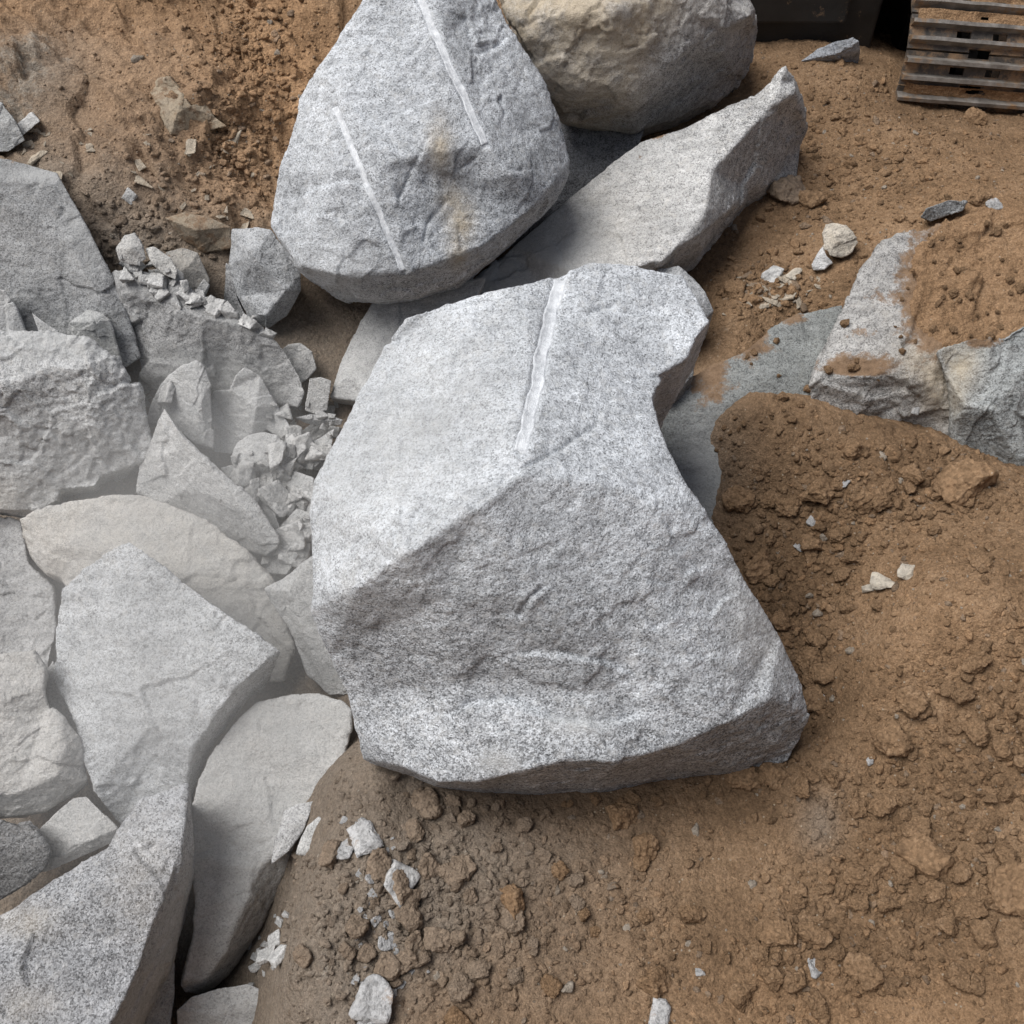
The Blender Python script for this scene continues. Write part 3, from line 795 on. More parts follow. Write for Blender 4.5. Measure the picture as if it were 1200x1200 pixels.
rock('granite_boulder', 'dusty pointed block behind the sharp triangular rock', 'rock',
  [(170,496,.02),(180,468,.10),(196,442,.18),(214,430,.22),(230,424,.23),(240,432,.21),(247,452,.17),(249,490,.08),(250,525,0),(228,520,.02),(205,500,.05)],
  [[(230,424,.23),(236,470,.15),(240,520,.02)]], T=.3, rough=.8, tint=(.88,.88,.87), dust=.6, lean=.2)
rock('granite_boulder', 'sharp triangular rock with a bright ridge and dark lower side in the left rubble', 'boulder',
  [(192,478,.18),(216,508,.15),(255,545,.10),(300,588,.03),(328,630,-.05),(326,642,-.08),(312,652,-.13),(270,640,-.18),(220,610,-.16),(190,590,-.10),(160,576,-.07),(164,545,.0),(180,515,.09)],
  [[(192,478,.18),(214,512,.16),(252,553,.10),(290,600,.02),(325,642,-.08)],[(190,590,-.06),(222,570,.02),(252,553,.10)],[(192,478,.18),(205,530,.10),(190,590,-.06)]], T=.35, rough=.55, soft=1, tint=(.93,.93,.92), dust=.45, lean=.3)
rock('granite_boulder', 'dusty angular block between the pointed block and the egg shaped stone', 'rock',
  [(247,470,.05),(252,458,.09),(270,457,.12),(276,440,.17),(286,430,.19),(305,440,.16),(325,475,.07),(345,508,0),(335,518,-.03),(312,503,.0),(292,522,-.04),(270,532,-.07),(250,530,-.07)],
  [[(270,457,.12),(300,478,.09),(325,475,.07)],[(300,478,.09),(312,503,.0)]], T=.22, rough=.8, tint=(.9,.9,.89), dust=.6)
rock('rock_fragment', 'pale egg shaped stone in the dusty rubble left of the big block', 'rock',
  [(272,535,.0),(278,520,.03),(292,510,.05),(310,507,.06),(326,510,.06),(338,526,.03),(346,540,0),(357,548,-.03),(338,556,-.05),(310,558,-.06),(285,552,-.05)],
  [[(272,535,.0),(305,544,.02),(346,540,0)]], T=.12, rough=.5, soft=4, tint=(.93,.93,.92), dust=.5)
rock('rock_fragment', 'small upright squared stone at the foot of the dusty slab', 'rock',
  [(362,443,.10),(376,441,.11),(389,446,.10),(386,466,.05),(384,481,.01),(370,486,0),(357,481,.01)], [], T=.08, rough=.5, tint=(.85,.84,.82), dust=.4)
rock('rock_fragment', 'dark edged flat flake beneath the squared stone', 'rock',
  [(345,489,.02),(362,485,.04),(385,486,.05),(402,492,.05),(400,498,.03),(380,500,.01),(358,496,0)], [[(345,489,.02),(375,493,.04),(402,492,.05)]], T=.05, rough=.4, tint=(.6,.6,.6), dust=.2)
rock('rock_fragment', 'rounded grey lump left of the squared stone', 'rock',
  [(330,410,.13),(338,404,.15),(352,402,.15),(366,412,.13),(371,432,.08),(362,442,.05),(346,452,.03),(338,440,.06)], [], T=.1, rough=.8, tint=(.72,.71,.69), dust=.35)
def r22(u, v, co, nr, mask):
    mask[:, 0] = .30; mask[:, 1] = .5 * (.4 + .6 * np.clip(nr[:, 2], 0, 1)) + region(u, v, [(290, 740, 60, 60, .4)])
rock('granite_boulder', 'low rounded buff boulder behind the pale front slab', 'boulder',
  [(22,606,-.07),(40,597,-.03),(60,590,.0),(85,585,.02),(110,580,.03),(150,577,.04),(175,580,.04),(200,589,.03),(250,612,.0),(290,645,-.05),(318,676,-.10),(330,710,-.17),(345,760,-.26),(335,800,-.34),(250,800,-.32),(150,740,-.25),(100,710,-.23),(78,690,-.21),(70,678,-.19),(50,672,-.18),(34,655,-.16),(28,630,-.12)],
  [[(28,630,-.12),(60,642,-.09),(110,640,-.05),(150,650,-.05),(230,680,-.08),(330,710,-.17)],[(110,640,-.05),(78,690,-.21)]], T=.4, rough=.75, soft=5, tint=WARM, paint=r22, lean=.3)
rock('granite_boulder', 'grey boulder face in the deep shade at the left edge', 'boulder',
  [(-50,600,-.16),(0,603,-.16),(24,612,-.17),(34,660,-.24),(62,690,-.28),(66,740,-.34),(55,790,-.40),(0,800,-.42),(-50,800,-.42)], [[(-50,650,-.2),(34,660,-.24)]], T=.3, rough=.9, tint=(.62,.62,.62), dust=.25)
def r23(u, v, co, nr, mask):
    mask[:, 1] = region(u, v, [(160, 720, 120, 90, .25), (190, 860, 80, 80, .3)])
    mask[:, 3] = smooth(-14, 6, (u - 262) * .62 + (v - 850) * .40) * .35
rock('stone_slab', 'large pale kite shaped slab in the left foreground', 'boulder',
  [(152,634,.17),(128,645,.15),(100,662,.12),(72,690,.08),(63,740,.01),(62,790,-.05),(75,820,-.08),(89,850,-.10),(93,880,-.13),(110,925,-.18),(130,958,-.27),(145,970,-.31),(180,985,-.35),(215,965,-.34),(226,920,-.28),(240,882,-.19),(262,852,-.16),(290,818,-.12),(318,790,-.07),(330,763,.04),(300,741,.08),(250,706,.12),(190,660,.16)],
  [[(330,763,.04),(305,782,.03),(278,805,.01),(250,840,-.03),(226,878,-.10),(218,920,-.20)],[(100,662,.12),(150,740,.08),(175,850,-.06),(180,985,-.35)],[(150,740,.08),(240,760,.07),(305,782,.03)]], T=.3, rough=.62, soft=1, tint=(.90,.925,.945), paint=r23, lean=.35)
def r24(u, v, co, nr, mask):
    mask[:, 1] = .72 * (.3 + .7 * np.clip(nr[:, 2], 0, 1)); mask[:, 0] = .12
rock('stone_slab', 'smooth dusty slab tapering down into the gap, right of the kite shaped slab', 'boulder',
  [(300,822,-.10),(320,817,-.08),(350,813,-.07),(375,812,-.06),(400,820,-.05),(412,832,-.05),(412,852,-.07),(402,895,-.12),(380,940,-.17),(366,960,-.20),(345,1000,-.27),(322,1050,-.37),(300,1095,-.44),(270,1140,-.50),(240,1168,-.53),(216,1164,-.45),(212,1150,-.38),(225,1100,-.31),(228,1060,-.27),(222,1000,-.22),(223,950,-.19),(232,910,-.16),(242,888,-.14),(270,850,-.11)],
  [[(366,960,-.20),(338,985,-.20),(302,1020,-.24),(290,1055,-.28),(276,1085,-.31),(262,1120,-.35),(240,1150,-.39),(216,1164,-.45)]], T=.3, rough=.42, soft=3, tint=(.82,.81,.79), paint=r24, lean=.4)
rock('rock_fragment', 'long thin chip lying on the tapering dusty slab', 'rock',
  [(333,950,-.155),(348,942,-.145),(369,938,-.14),(362,958,-.15),(354,976,-.165),(338,998,-.18),(318,1013,-.20),(322,985,-.185)], [[(318,1013,-.20),(340,975,-.155),(369,938,-.14)]], T=.06, rough=.6, tint=(.9,.9,.9), dust=.2)
rock('rock_fragment', 'pale wedge at the foot of the long thin chip', 'rock',
  [(352,985,-.12),(360,968,-.09),(374,956,-.07),(384,966,-.07),(396,968,-.06),(390,988,-.08),(384,1000,-.11),(368,1003,-.13),(347,1001,-.14)], [[(347,1001,-.14),(366,994,-.11),(390,988,-.08)]], T=.08, rough=.6, tint=(.95,.95,.93), dust=.3)
rock('granite_boulder', 'rough buff boulder at the left edge below the kite shaped slab', 'boulder',
  [(-50,770,.05),(0,768,.05),(40,763,.05),(54,782,.02),(50,805,.0),(58,830,-.05),(72,842,-.06),(93,868,-.11),(102,915,-.19),(88,928,-.22),(50,950,-.25),(20,955,-.26),(-50,958,-.26)],
  [[(-50,940,-.17),(20,930,-.15),(66,910,-.12),(72,880,-.08),(72,842,-.06)],[(-50,840,-.0),(50,805,.0)]], T=.35, rough=1.0, soft=3, tint=(.82,.81,.79), tan=.18, dust=.5, lean=.3)
rock('rock_fragment', 'dark chunk in the cleft between the buff boulder and the kite shaped slab', 'rock',
  [(52,790,-.10),(62,775,-.09),(80,800,-.12),(92,850,-.18),(96,885,-.24),(80,870,-.22),(60,838,-.16)], [], T=.15, rough=1, tint=(.6,.6,.59), dust=.2)
rock('rock_fragment', 'dusty wedge shaped stone under the tip of the kite shaped slab', 'rock',
  [(45,972,-.24),(64,952,-.20),(86,934,-.17),(102,932,-.17),(120,950,-.19),(139,970,-.22),(132,986,-.26),(104,1000,-.29),(70,1015,-.31),(50,1022,-.33)],
  [[(139,970,-.22),(108,984,-.22),(84,992,-.24),(50,1022,-.33)]], T=.2, rough=.5, soft=3, tint=(.78,.76,.73), dust=.6)
rock('granite_boulder', 'dark rough rock at the left edge under the buff boulder', 'rock',
  [(-50,960,-.12),(0,960,-.13),(20,966,-.14),(34,964,-.14),(50,985,-.18),(58,998,-.21),(52,1016,-.25),(30,1036,-.28),(0,1055,-.30),(-50,1060,-.30)], [[(-50,1000,-.16),(50,985,-.18)]], T=.25, rough=1.3, tint=(.42,.42,.42), dark=.6)
def r31(u, v, co, nr, mask):
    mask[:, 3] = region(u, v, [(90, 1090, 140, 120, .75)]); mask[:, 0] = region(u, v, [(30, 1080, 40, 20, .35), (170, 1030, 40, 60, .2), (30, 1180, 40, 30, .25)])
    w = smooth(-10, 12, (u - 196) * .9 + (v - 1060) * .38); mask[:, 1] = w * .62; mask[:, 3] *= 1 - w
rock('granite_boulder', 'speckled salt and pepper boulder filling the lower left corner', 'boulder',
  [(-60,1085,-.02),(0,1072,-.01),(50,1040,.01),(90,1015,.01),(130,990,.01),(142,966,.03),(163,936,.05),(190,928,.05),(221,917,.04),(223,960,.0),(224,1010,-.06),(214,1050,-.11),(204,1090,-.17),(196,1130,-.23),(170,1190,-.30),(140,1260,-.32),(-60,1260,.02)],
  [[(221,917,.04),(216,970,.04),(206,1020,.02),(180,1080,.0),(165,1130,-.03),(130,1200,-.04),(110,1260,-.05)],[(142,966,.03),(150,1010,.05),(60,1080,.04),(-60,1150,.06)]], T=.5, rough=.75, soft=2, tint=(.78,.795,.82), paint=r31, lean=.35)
rock('granite_boulder', 'dusty grey rock low in the crack beside the speckled corner boulder', 'rock',
  [(150,1210,-.40),(168,1165,-.36),(186,1130,-.33),(202,1100,-.32),(206,1130,-.36),(204,1170,-.41),(196,1230,-.46),(150,1240,-.46)], [], T=.2, rough=.5, tint=(.6,.6,.6), dust=.4)
rock('rock_fragment', 'pale low stone at the bottom edge below the tapering slab', 'rock',
  [(206,1184,-.40),(224,1168,-.38),(256,1158,-.37),(290,1153,-.37),(308,1160,-.38),(324,1172,-.40),(312,1196,-.44),(290,1230,-.48),(210,1230,-.48)], [[(206,1184,-.40),(250,1190,-.40),(324,1172,-.40)]], T=.2, rough=.5, soft=3, tint=(.82,.82,.81), dust=.6)
rock('stone_slab', 'dusty leaning slab against the lower left corner of the big block', 'boulder',
  [(310,690,-.09),(330,678,-.06),(350,662,-.03),(368,650,.0),(378,720,-.10),(398,780,-.20),(410,815,-.26),(385,815,-.27),(360,790,-.25),(340,740,-.18)], [[(310,690,-.09),(336,692,-.06),(368,650,.0)],[(336,692,-.06),(385,815,-.27)]], T=.2, rough=.6, tint=(.80,.80,.79), dust=.5)

# right side
def r38(u, v, co, nr, mask):
    mask[:, 2] = region(u, v, [(880, 400, 26, 30, .85), (930, 372, 30, 10, .7), (830, 440, 30, 40, .8), (800, 520, 30, 60, .25)]); mask[:, 1] = region(u, v, [(830, 560, 40, 90, .6)])
rock('stone_slab', 'smooth greenish grey rock face half buried right of the big block', 'boulder',
  [(770,480,.20),(800,445,.24),(840,425,.27),(870,412,.29),(905,385,.31),(930,370,.32),(960,362,.33),(988,356,.34),(990,378,.32),(972,405,.29),(958,435,.27),(948,480,.20),(900,505,.16),(848,520,.15),(848,560,.12),(846,620,.06),(815,610,.06),(780,540,.12)],
  [[(800,445,.24),(846,475,.22),(848,520,.15)],[(870,412,.29),(895,440,.27),(900,505,.16)]], T=.3, rough=.45, soft=4, tint=GREEN, paint=r38, lean=.3)

def r39(u, v, co, nr, mask):
    top = region(u, v, [(1160, 320, 75, 90, 1.0), (1220, 290, 90, 120, 1.0), (1100, 310, 40, 30, .6), (1080, 365, 20, 30, .6), (1005, 432, 48, 17, .9), (1010, 390, 22, 10, .45), (1035, 350, 24, 10, .32), (1130, 400, 50, 20, .5)])
    mask[:, 2] = np.clip(.12 + top, 0, .95) * smooth(446, 436, v - (u - 1000) * .05 * (u < 1060))
    mask[:, 0] = region(u, v, [(1090, 420, 40, 40, .7), (1100, 465, 20, 30, .7)])
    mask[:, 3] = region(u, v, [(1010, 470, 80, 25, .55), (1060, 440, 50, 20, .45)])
MOTTLE = rock('granite_boulder', 'mottled grey boulder under a cap of brown soil, right of the smooth greenish face', 'boulder',
  [(946,450,.29),(955,430,.33),(970,402,.37),(984,372,.42),(990,346,.46),(1008,315,.50),(1030,287,.54),(1050,277,.55),(1076,270,.56),(1110,262,.58),(1160,248,.60),(1250,232,.64),(1250,400,.46),(1150,405,.44),(1118,440,.36),(1118,525,.17),(1080,510,.18),(1020,494,.19),(980,486,.20),(950,476,.22)],
  [[(946,450,.29),(1000,442,.36),(1020,442,.37),(1056,418,.42),(1100,418,.43),(1150,405,.44)],[(1056,418,.42),(1085,445,.38),(1118,490,.27)],[(1030,287,.54),(1050,360,.47),(1056,418,.42)]],
  T=.4, rough=1.3, soft=1, tint=(.70,.69,.67), paint=r39, key='mottle', lean=.3)

def r40(u, v, co, nr, mask):
    mask[:, 0] = region(u, v, [(1125, 425, 22, 30, .9), (1120, 470, 12, 22, .5)]); mask[:, 2] = region(u, v, [(1150, 400, 50, 10, .62)])
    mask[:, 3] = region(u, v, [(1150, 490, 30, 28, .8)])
rock('granite_boulder', 'broken grey block with an ochre corner at the right edge', 'boulder',
  [(1098,412,.46),(1120,402,.48),(1146,396,.50),(1166,402,.50),(1185,388,.52),(1200,379,.53),(1250,372,.55),(1250,580,.16),(1200,556,.20),(1186,548,.20),(1160,534,.21),(1117,520,.21),(1113,500,.26),(1112,470,.33),(1108,440,.40)],
  [[(1146,396,.50),(1142,430,.45),(1156,458,.40),(1163,480,.38),(1182,520,.29),(1200,556,.20)],[(1112,470,.33),(1130,475,.37),(1156,458,.40)],[(1166,402,.50),(1156,458,.40)],[(1117,520,.21),(1130,475,.37)]], T=.35, rough=1.15, soft=1, tint=(.58,.61,.61), paint=r40, lean=.3)
rock('rock_fragment', 'knobbly buff white stone perched on the brown slope', 'rock',
  [(963,272,.37),(967,262,.39),(978,260,.40),(990,264,.40),(1000,272,.39),(1006,284,.36),(998,296,.33),(986,303,.31),(972,300,.32),(965,288,.34)],
  [[(963,272,.37),(982,276,.38),(1000,272,.39)],[(982,276,.38),(986,303,.31)]], T=.12, rough=2.0, soft=1, tint=(1.0,.92,.80), tan=.45, dust=.2)
rock('rock_fragment', 'white shard leaning under the knobbly buff stone', 'rock',
  [(951,310,.29),(957,298,.31),(964,288,.33),(969,300,.32),(976,308,.30),(966,316,.28),(953,317,.27)], [], T=.07, rough=.8, tint=(1.1,1.1,1.1), dust=.3)
rock('rock_fragment', 'grey pointed stone near the excavator at the top', 'rock',
  [(938,72,.37),(958,58,.42),(980,50,.46),(1000,43,.49),(1007,48,.48),(1008,60,.43),(1007,74,.36),(970,76,.35)], [[(938,72,.37),(985,62,.43),(1007,48,.48)]], T=.15, rough=.8, tint=(.66,.70,.76))
rock('rock_fragment', 'dark stone edge in the soil crest at the far right', 'rock',
  [(1078,255,.42),(1086,244,.45),(1096,240,.46),(1112,234,.47),(1134,236,.47),(1128,246,.44),(1108,254,.42),(1090,260,.40)], [], T=.1, rough=.9, tint=(.55,.57,.58), dark=.3)
rock('rock_fragment', 'grey stone peeping out behind the notched right corner of the big block', 'rock',
  [(770,316,.36),(795,312,.38),(812,325,.36),(826,342,.34),(836,364,.30),(820,380,.27),(790,390,.24),(760,370,.26)], [[(770,316,.36),(810,350,.35),(836,364,.30)]], T=.38, lean=.7, rough=.7, tint=(.72,.74,.76))
rock('rock_fragment', 'dark wedge in the notch on the right of the big block', 'rock',
  [(770,440,.30),(800,420,.34),(815,410,.34),(812,440,.30),(790,465,.25),(772,475,.22)], [], T=.3, lean=.7, rough=.8, tint=(.42,.43,.44))

for lab, ol, ln in [
 ('broad pale shard standing in the rubble chute against the big block', [(318,562,-.08),(345,552,-.02),(368,560,.0),(366,600,-.06),(342,607,-.13),(322,592,-.13)], [[(318,562,-.08),(346,572,-.04),(368,560,.0)]]),
 ('long pale splinter lying beside the sharp triangular rock', [(258,548,-.04),(272,545,-.02),(290,560,-.02),(318,590,-.05),(331,626,-.10),(312,612,-.12),(280,580,-.09)], []),
 ('blocky dusty shard below the broad pale shard', [(325,622,-.12),(348,596,-.06),(369,602,-.05),(369,642,-.12),(346,656,-.18),(326,642,-.18)], [[(325,622,-.12),(350,625,-.09),(369,602,-.05)],[(350,625,-.09),(346,656,-.18)]]),
 ('small dusty wedge at the lower end of the rubble chute', [(308,642,-.16),(328,632,-.11),(350,650,-.11),(336,674,-.18),(312,672,-.20)], [[(308,642,-.16),(350,650,-.11)]]),
 ('flat pale plate at the top of the rubble chute', [(344,524,-.03),(372,514,.03),(392,502,.06),(388,530,.01),(366,551,-.04),(346,547,-.07)], [[(344,524,-.03),(388,530,.01)]]),
 ('tilted pale plate between the egg shaped stone and the rubble chute', [(300,556,-.07),(322,556,-.04),(326,574,-.07),(312,590,-.12),(296,574,-.11)], []),
]:
    rock('rock_fragment', lab, 'rock', ol, ln, T=.12, rough=.6, soft=1, tint=(.88,.88,.87), dust=.55, poly=False)
DUST = True
# ------------------------------------------------------------------ soil lying on the mottled boulder
def soil_cap(key, thr):
    o, co, nr, base = ROCKS[key]
    me = o.data
    mk = np.empty(len(me.vertices) * 4, np.float32); me.attributes['mask'].data.foreach_get('color', mk); mk = mk.reshape(-1, 4)
    q = np.empty(len(me.polygons) * 4, np.int32)
    tri = [tuple(p.vertices) for p in me.polygons]
    keep = mk[:, 2] + .35 * fbm(co * 14, 4, .6) > thr
    fs = [f for f in tri if all(keep[i] for i in f)]
    used = sorted(set(i for f in fs for i in f))
    cnt = {}
    for f in fs:
        for a, b in zip(f, f[1:] + f[:1]): cnt[(min(a, b), max(a, b))] = cnt.get((min(a, b), max(a, b)), 0) + 1
    rim = set(i for e, c in cnt.items() if c == 1 for i in e)
    mp = {v: i for i, v in enumerate(used)}
    us = np.array(used)
    f1, id1 = cells2(co[us, 0] * 22, co[us, 1] * 22); f2, id2 = cells2(co[us, 0] * 60, co[us, 1] * 60, 5)
    d = .006 + .016 * np.clip(.6 - f1, 0, 1) * id1 + .007 * np.clip(.6 - f2, 0, 1) + .012 * np.maximum(0, fbm(co[us] * 6, 3)) + .004 * fbm(co[us] * 45, 3)
    d[[mp[i] for i in rim]] = -.004
    v = co[us] + np.array([0, 0, 1.]) * d[:, None] - base
    quads = np.array([[mp[i] for i in f] for f in fs if len(f) == 4])
    g = mesh_np('soil_cap', v, quads)
    g = largest_piece(g)
    mm = np.zeros((len(g.vertices), 4)); mm[:, 0] = .35
    put_attr(g, 'mask', mm)
    c = link('soil_cap', g, SOIL, o); c['label'] = 'layer of loose brown soil'
soil_cap('mottle', .72)

# ------------------------------------------------------------------ excavator at the top right
def prism_mesh(boxes, bevel=.004):
    """several boxes (x0,x1,y0,y1,z0,z1) as one mesh with softened edges"""
    bm = bmesh.new()
    for b in boxes:
        r = bmesh.ops.create_cube(bm, size=1)
        for vv in r['verts']:
            vv.co = Vector(((b[0] + b[1]) / 2 + vv.co.x * (b[1] - b[0]), (b[2] + b[3]) / 2 + vv.co.y * (b[3] - b[2]), (b[4] + b[5]) / 2 + vv.co.z * (b[5] - b[4])))
    if bevel: bmesh.ops.bevel(bm, geom=list(bm.edges), offset=bevel, segments=2, affect='EDGES', profile=.6)
    return bm_mesh(bm)

def shoe_mesh():
    """one track shoe: x across, y along the chain, z outward; plate with mud slots and two grouser bars"""
    xs = [-.30, -.105, -.045, .045, .105, .30]; ys = [-.0665, -.052, -.014, .014, .052, .0665]
    hole = {(1, 2), (3, 2), (2, 0), (2, 4)}
    bm = bmesh.new()
    for i in range(5):
        for j in range(5):
            if (i, j) in hole: continue
            vs = [bm.verts.new((x, y, z)) for z in (0, .012) for (x, y) in ((xs[i], ys[j]), (xs[i + 1], ys[j]), (xs[i + 1], ys[j + 1]), (xs[i], ys[j + 1]))]
            bm.faces.new(vs[4:8]); bm.faces.new(vs[3::-1])
            for k, (di, dj) in enumerate(((0, -1), (1, 0), (0, 1), (-1, 0))):
                q = (i + di, j + dj)
                if q in hole or not (0 <= q[0] < 5 and 0 <= q[1] < 5):
                    bm.faces.new((vs[k], vs[(k + 1) % 4], vs[4 + (k + 1) % 4], vs[4 + k]))
    bmesh.ops.remove_doubles(bm, verts=bm.verts, dist=1e-5)
    for y in (-.0335, .0335):
        n = 24
        rows = []
        for k in range(n + 1):
            x = -.30 + .60 * k / n
            w = .004 * pn(np.array([[x * 9 + y * 70, y * 90, 1.7]]))[0]
            hz = .050 + w * .9
            rows.append([bm.verts.new((x, y + a, b)) for a, b in ((-.014, .0122), (-.0075 + w * .2, hz), (.0075 + w * .2, hz), (.014, .0122))])
        for a, b in zip(rows[:-1], rows[1:]):
            for k in range(3): bm.faces.new((a[k], a[k + 1], b[k + 1], b[k])).material_index = 1
        bm.faces.new(rows[0]); bm.faces.new(rows[-1][::-1])
    bmesh.ops.recalc_face_normals(bm, faces=bm.faces)
    me = bm_mesh(bm)
    me.materials.append(M_PLATE); me.materials.append(M_STEEL)
    return me

def mud_mesh(seed, hole):
    """mud packed between the bars of a shoe"""
    nx, ny = 56, 12
    X, Y = np.meshgrid(np.linspace(-.285, .285, nx), np.linspace(-.0215, .0215, ny))
    x, y = X.ravel(), Y.ravel()
    p = np.stack([x + seed * 3.1, y, 0 * x + seed], 1)
    m = smooth(-.5, .0, fbm(p * np.array([7, 9, 1.]), 3)) * smooth(.285, .22, np.abs(x))
    m *= 1 - .98 * np.exp(-(((np.abs(x) - hole) / .040) ** 2 + (y / .017) ** 2) ** 2)
    z = .004 + m * (.012 + .007 * fbm(p * 50, 4) + .008 * fbm(p * 9, 2))
    idx = np.arange(nx * ny).reshape(ny, nx)
    f = np.stack([idx[:-1, :-1], idx[:-1, 1:], idx[1:, 1:], idx[1:, :-1]], -1).reshape(-1, 4)
    keep = (m[f] > .12).any(1)
    me = mesh_np('caked_mud', np.stack([x, y, z], 1), f[keep]); put_attr(me, 'mask', np.tile(np.array([.5, 0, 0, 0.]), (len(x), 1))); return me

R_T = .36
xc, yc, zc = 1.945, 4.43, .272
ex = link('excavator', None, None, None, (xc - 1.1, yc + 1.4, .2))
tag(ex, 'excavator with a muddy steel crawler track and black underbody at the top right corner', 'excavator')
ebase = Vector(ex.location)
ROT = Matrix.Translation(Vector((xc, yc, zc))) @ Matrix.Rotation(math.radians(-3), 4, 'Z') @ Matrix.Rotation(math.radians(3.0), 4, 'Y')
LT = 2.6
# frame, idler and chain inside the shoes
bm = bmesh.new()
for yy, rr in ((0, R_T - .07), (LT, R_T - .07)):
    for xx, ww in ((0, .08), (-.09, .03), (.09, .03)):
        r = bmesh.ops.create_cone(bm, cap_ends=True, segments=40, radius1=rr - (.0 if xx else .03), radius2=rr - (.0 if xx else .03), depth=ww)
        bmesh.ops.transform(bm, matrix=Matrix.Translation((xx, yy, 0)) @ Matrix.Rotation(math.pi / 2, 4, 'Y'), verts=r['verts'])
for k in range(7):
    r = bmesh.ops.create_cone(bm, cap_ends=True, segments=24, radius1=.10, radius2=.10, depth=.24)
    bmesh.ops.transform(bm, matrix=Matrix.Translation((0, .35 + k * .32, -R_T + .17)) @ Matrix.Rotation(math.pi / 2, 4, 'Y'), verts=r['verts'])
r = bmesh.ops.create_cube(bm, size=1)
bmesh.ops.transform(bm, matrix=Matrix.Translation((0, LT / 2, .02)) @ Matrix.Diagonal((.26, LT - .55, .26, 1)), verts=r['verts'])
trk = link('crawler_track', bm_mesh(bm), M_DARK, ex)
trk.matrix_world = ROT; trk.parent = ex; trk.matrix_parent_inverse = Matrix.Translation(-ebase)
shoe = shoe_mesh(); muds = [[mud_mesh(s, .075) for s in (1, 2, 3, 4, 5)], [mud_mesh(s, 0) for s in (6, 7, 8, 9)]]
per = 2 * LT + 2 * math.pi * R_T; ns = int(per / .1345); pitch = per / ns
mudlab = random.Random(4)
for k in range(ns):
    s = (k + .15) * pitch
    if s < math.pi * R_T:                       # round the front idler, from the ground upwards
        a = -math.pi / 2 + s / R_T
        pos = Vector((0, -math.cos(a) * R_T, math.sin(a) * R_T)); ang = a
    elif s < math.pi * R_T + LT:
        q = s - math.pi * R_T; pos = Vector((0, q, R_T)); ang = math.pi / 2
    elif s < 2 * math.pi * R_T + LT:
        a = math.pi / 2 + (s - math.pi * R_T - LT) / R_T
        pos = Vector((0, LT - math.cos(a) * R_T, math.sin(a) * R_T)); ang = a
    else:
        q = s - 2 * math.pi * R_T - LT; pos = Vector((0, LT - q, -R_T)); ang = -math.pi / 2
    nrm = Vector((0, -math.cos(ang), math.sin(ang))); tng = Vector((0, math.sin(ang), math.cos(ang)))
    M = Matrix.Identity(4)
    xax = tng.cross(nrm)
    for c_, vv in enumerate((xax, tng, nrm)):
        for r_ in range(3): M[r_][c_] = vv[r_]
    M.translation = pos
    sh = link('track_shoe', shoe, None, trk); sh.matrix_local = M
    if s < math.pi * R_T + .6:
        for jj, off in enumerate((0, pitch / 2)):
            if mudlab.random() < .8:
                md_ = link('caked_mud', mudlab.choice(muds[jj]), SOIL, trk)
                md_.matrix_local = M @ Matrix.Translation((0, off, .010))
def expart(name, me, mat):
    o = link(name, me, mat, ex); o.matrix_parent_inverse = Matrix.Translation(-ebase); return o
expart('underbody', prism_mesh([(.30, 1.60, 4.45, 6.6, .02, 1.0), (-.2, 1.68, 4.9, 5.7, .3, .9), (.5, 1.45, 4.41, 4.447, .45, .80)], .012), M_DARK)  # black boxes carry the shade beneath the machine in their colour
expart('house', prism_mesh([(-.25, 2.35, 4.7, 7.6, 1.02, 1.75), (.2, 2.35, 5.6, 7.6, 1.753, 2.2), (-.1, 2.2, 7.603, 7.95, 1.1, 1.9)], .05), M_YEL)
cab = expart('cab', prism_mesh([(-.22, .75, 4.72, 6.3, 1.755, 3.0)], .06), M_YEL)
for bx_ in ((-.12, .65, 4.705, 4.722, 1.95, 2.85), (-.232, -.215, 4.9, 6.1, 1.95, 2.85)):
    w_ = link('window', prism_mesh([bx_], .003), M_GLASS, cab)
# ------------------------------------------------------------------ loose stones and clods
def ico(sub):
    bm = bmesh.new(); bmesh.ops.create_icosphere(bm, subdivisions=sub, radius=1)
    v = np.array([x.co[:] for x in bm.verts]); f = np.array([[q.index for q in p.verts] for p in bm.faces]); bm.free()
    return v, f
ICO = {s: ico(s) for s in (1, 2, 3, 4)}

def cut_shape(seed, sub, planes, flat=1.0, long=1.0, rough=.06, fr=2.2):
    """small crumb: ball trimmed by random planes, then roughened"""
    g = np.random.default_rng(seed)
    v, f = ICO[sub]
    n = g.normal(size=(planes, 3)); n /= np.linalg.norm(n, axis=1)[:, None]
    d = g.uniform(.45, .95, planes)
    dot = v @ n.T
    r = np.minimum(np.min(np.where(dot > .05, d / np.maximum(dot, .05), 1.25), axis=1), 1.15)
    p = v * r[:, None] * np.array([long, 1, flat])
    p = p * (1 + rough * fbm(v * fr + seed * 3.7, 4, .6) * 1.6)[:, None]
    return p, f

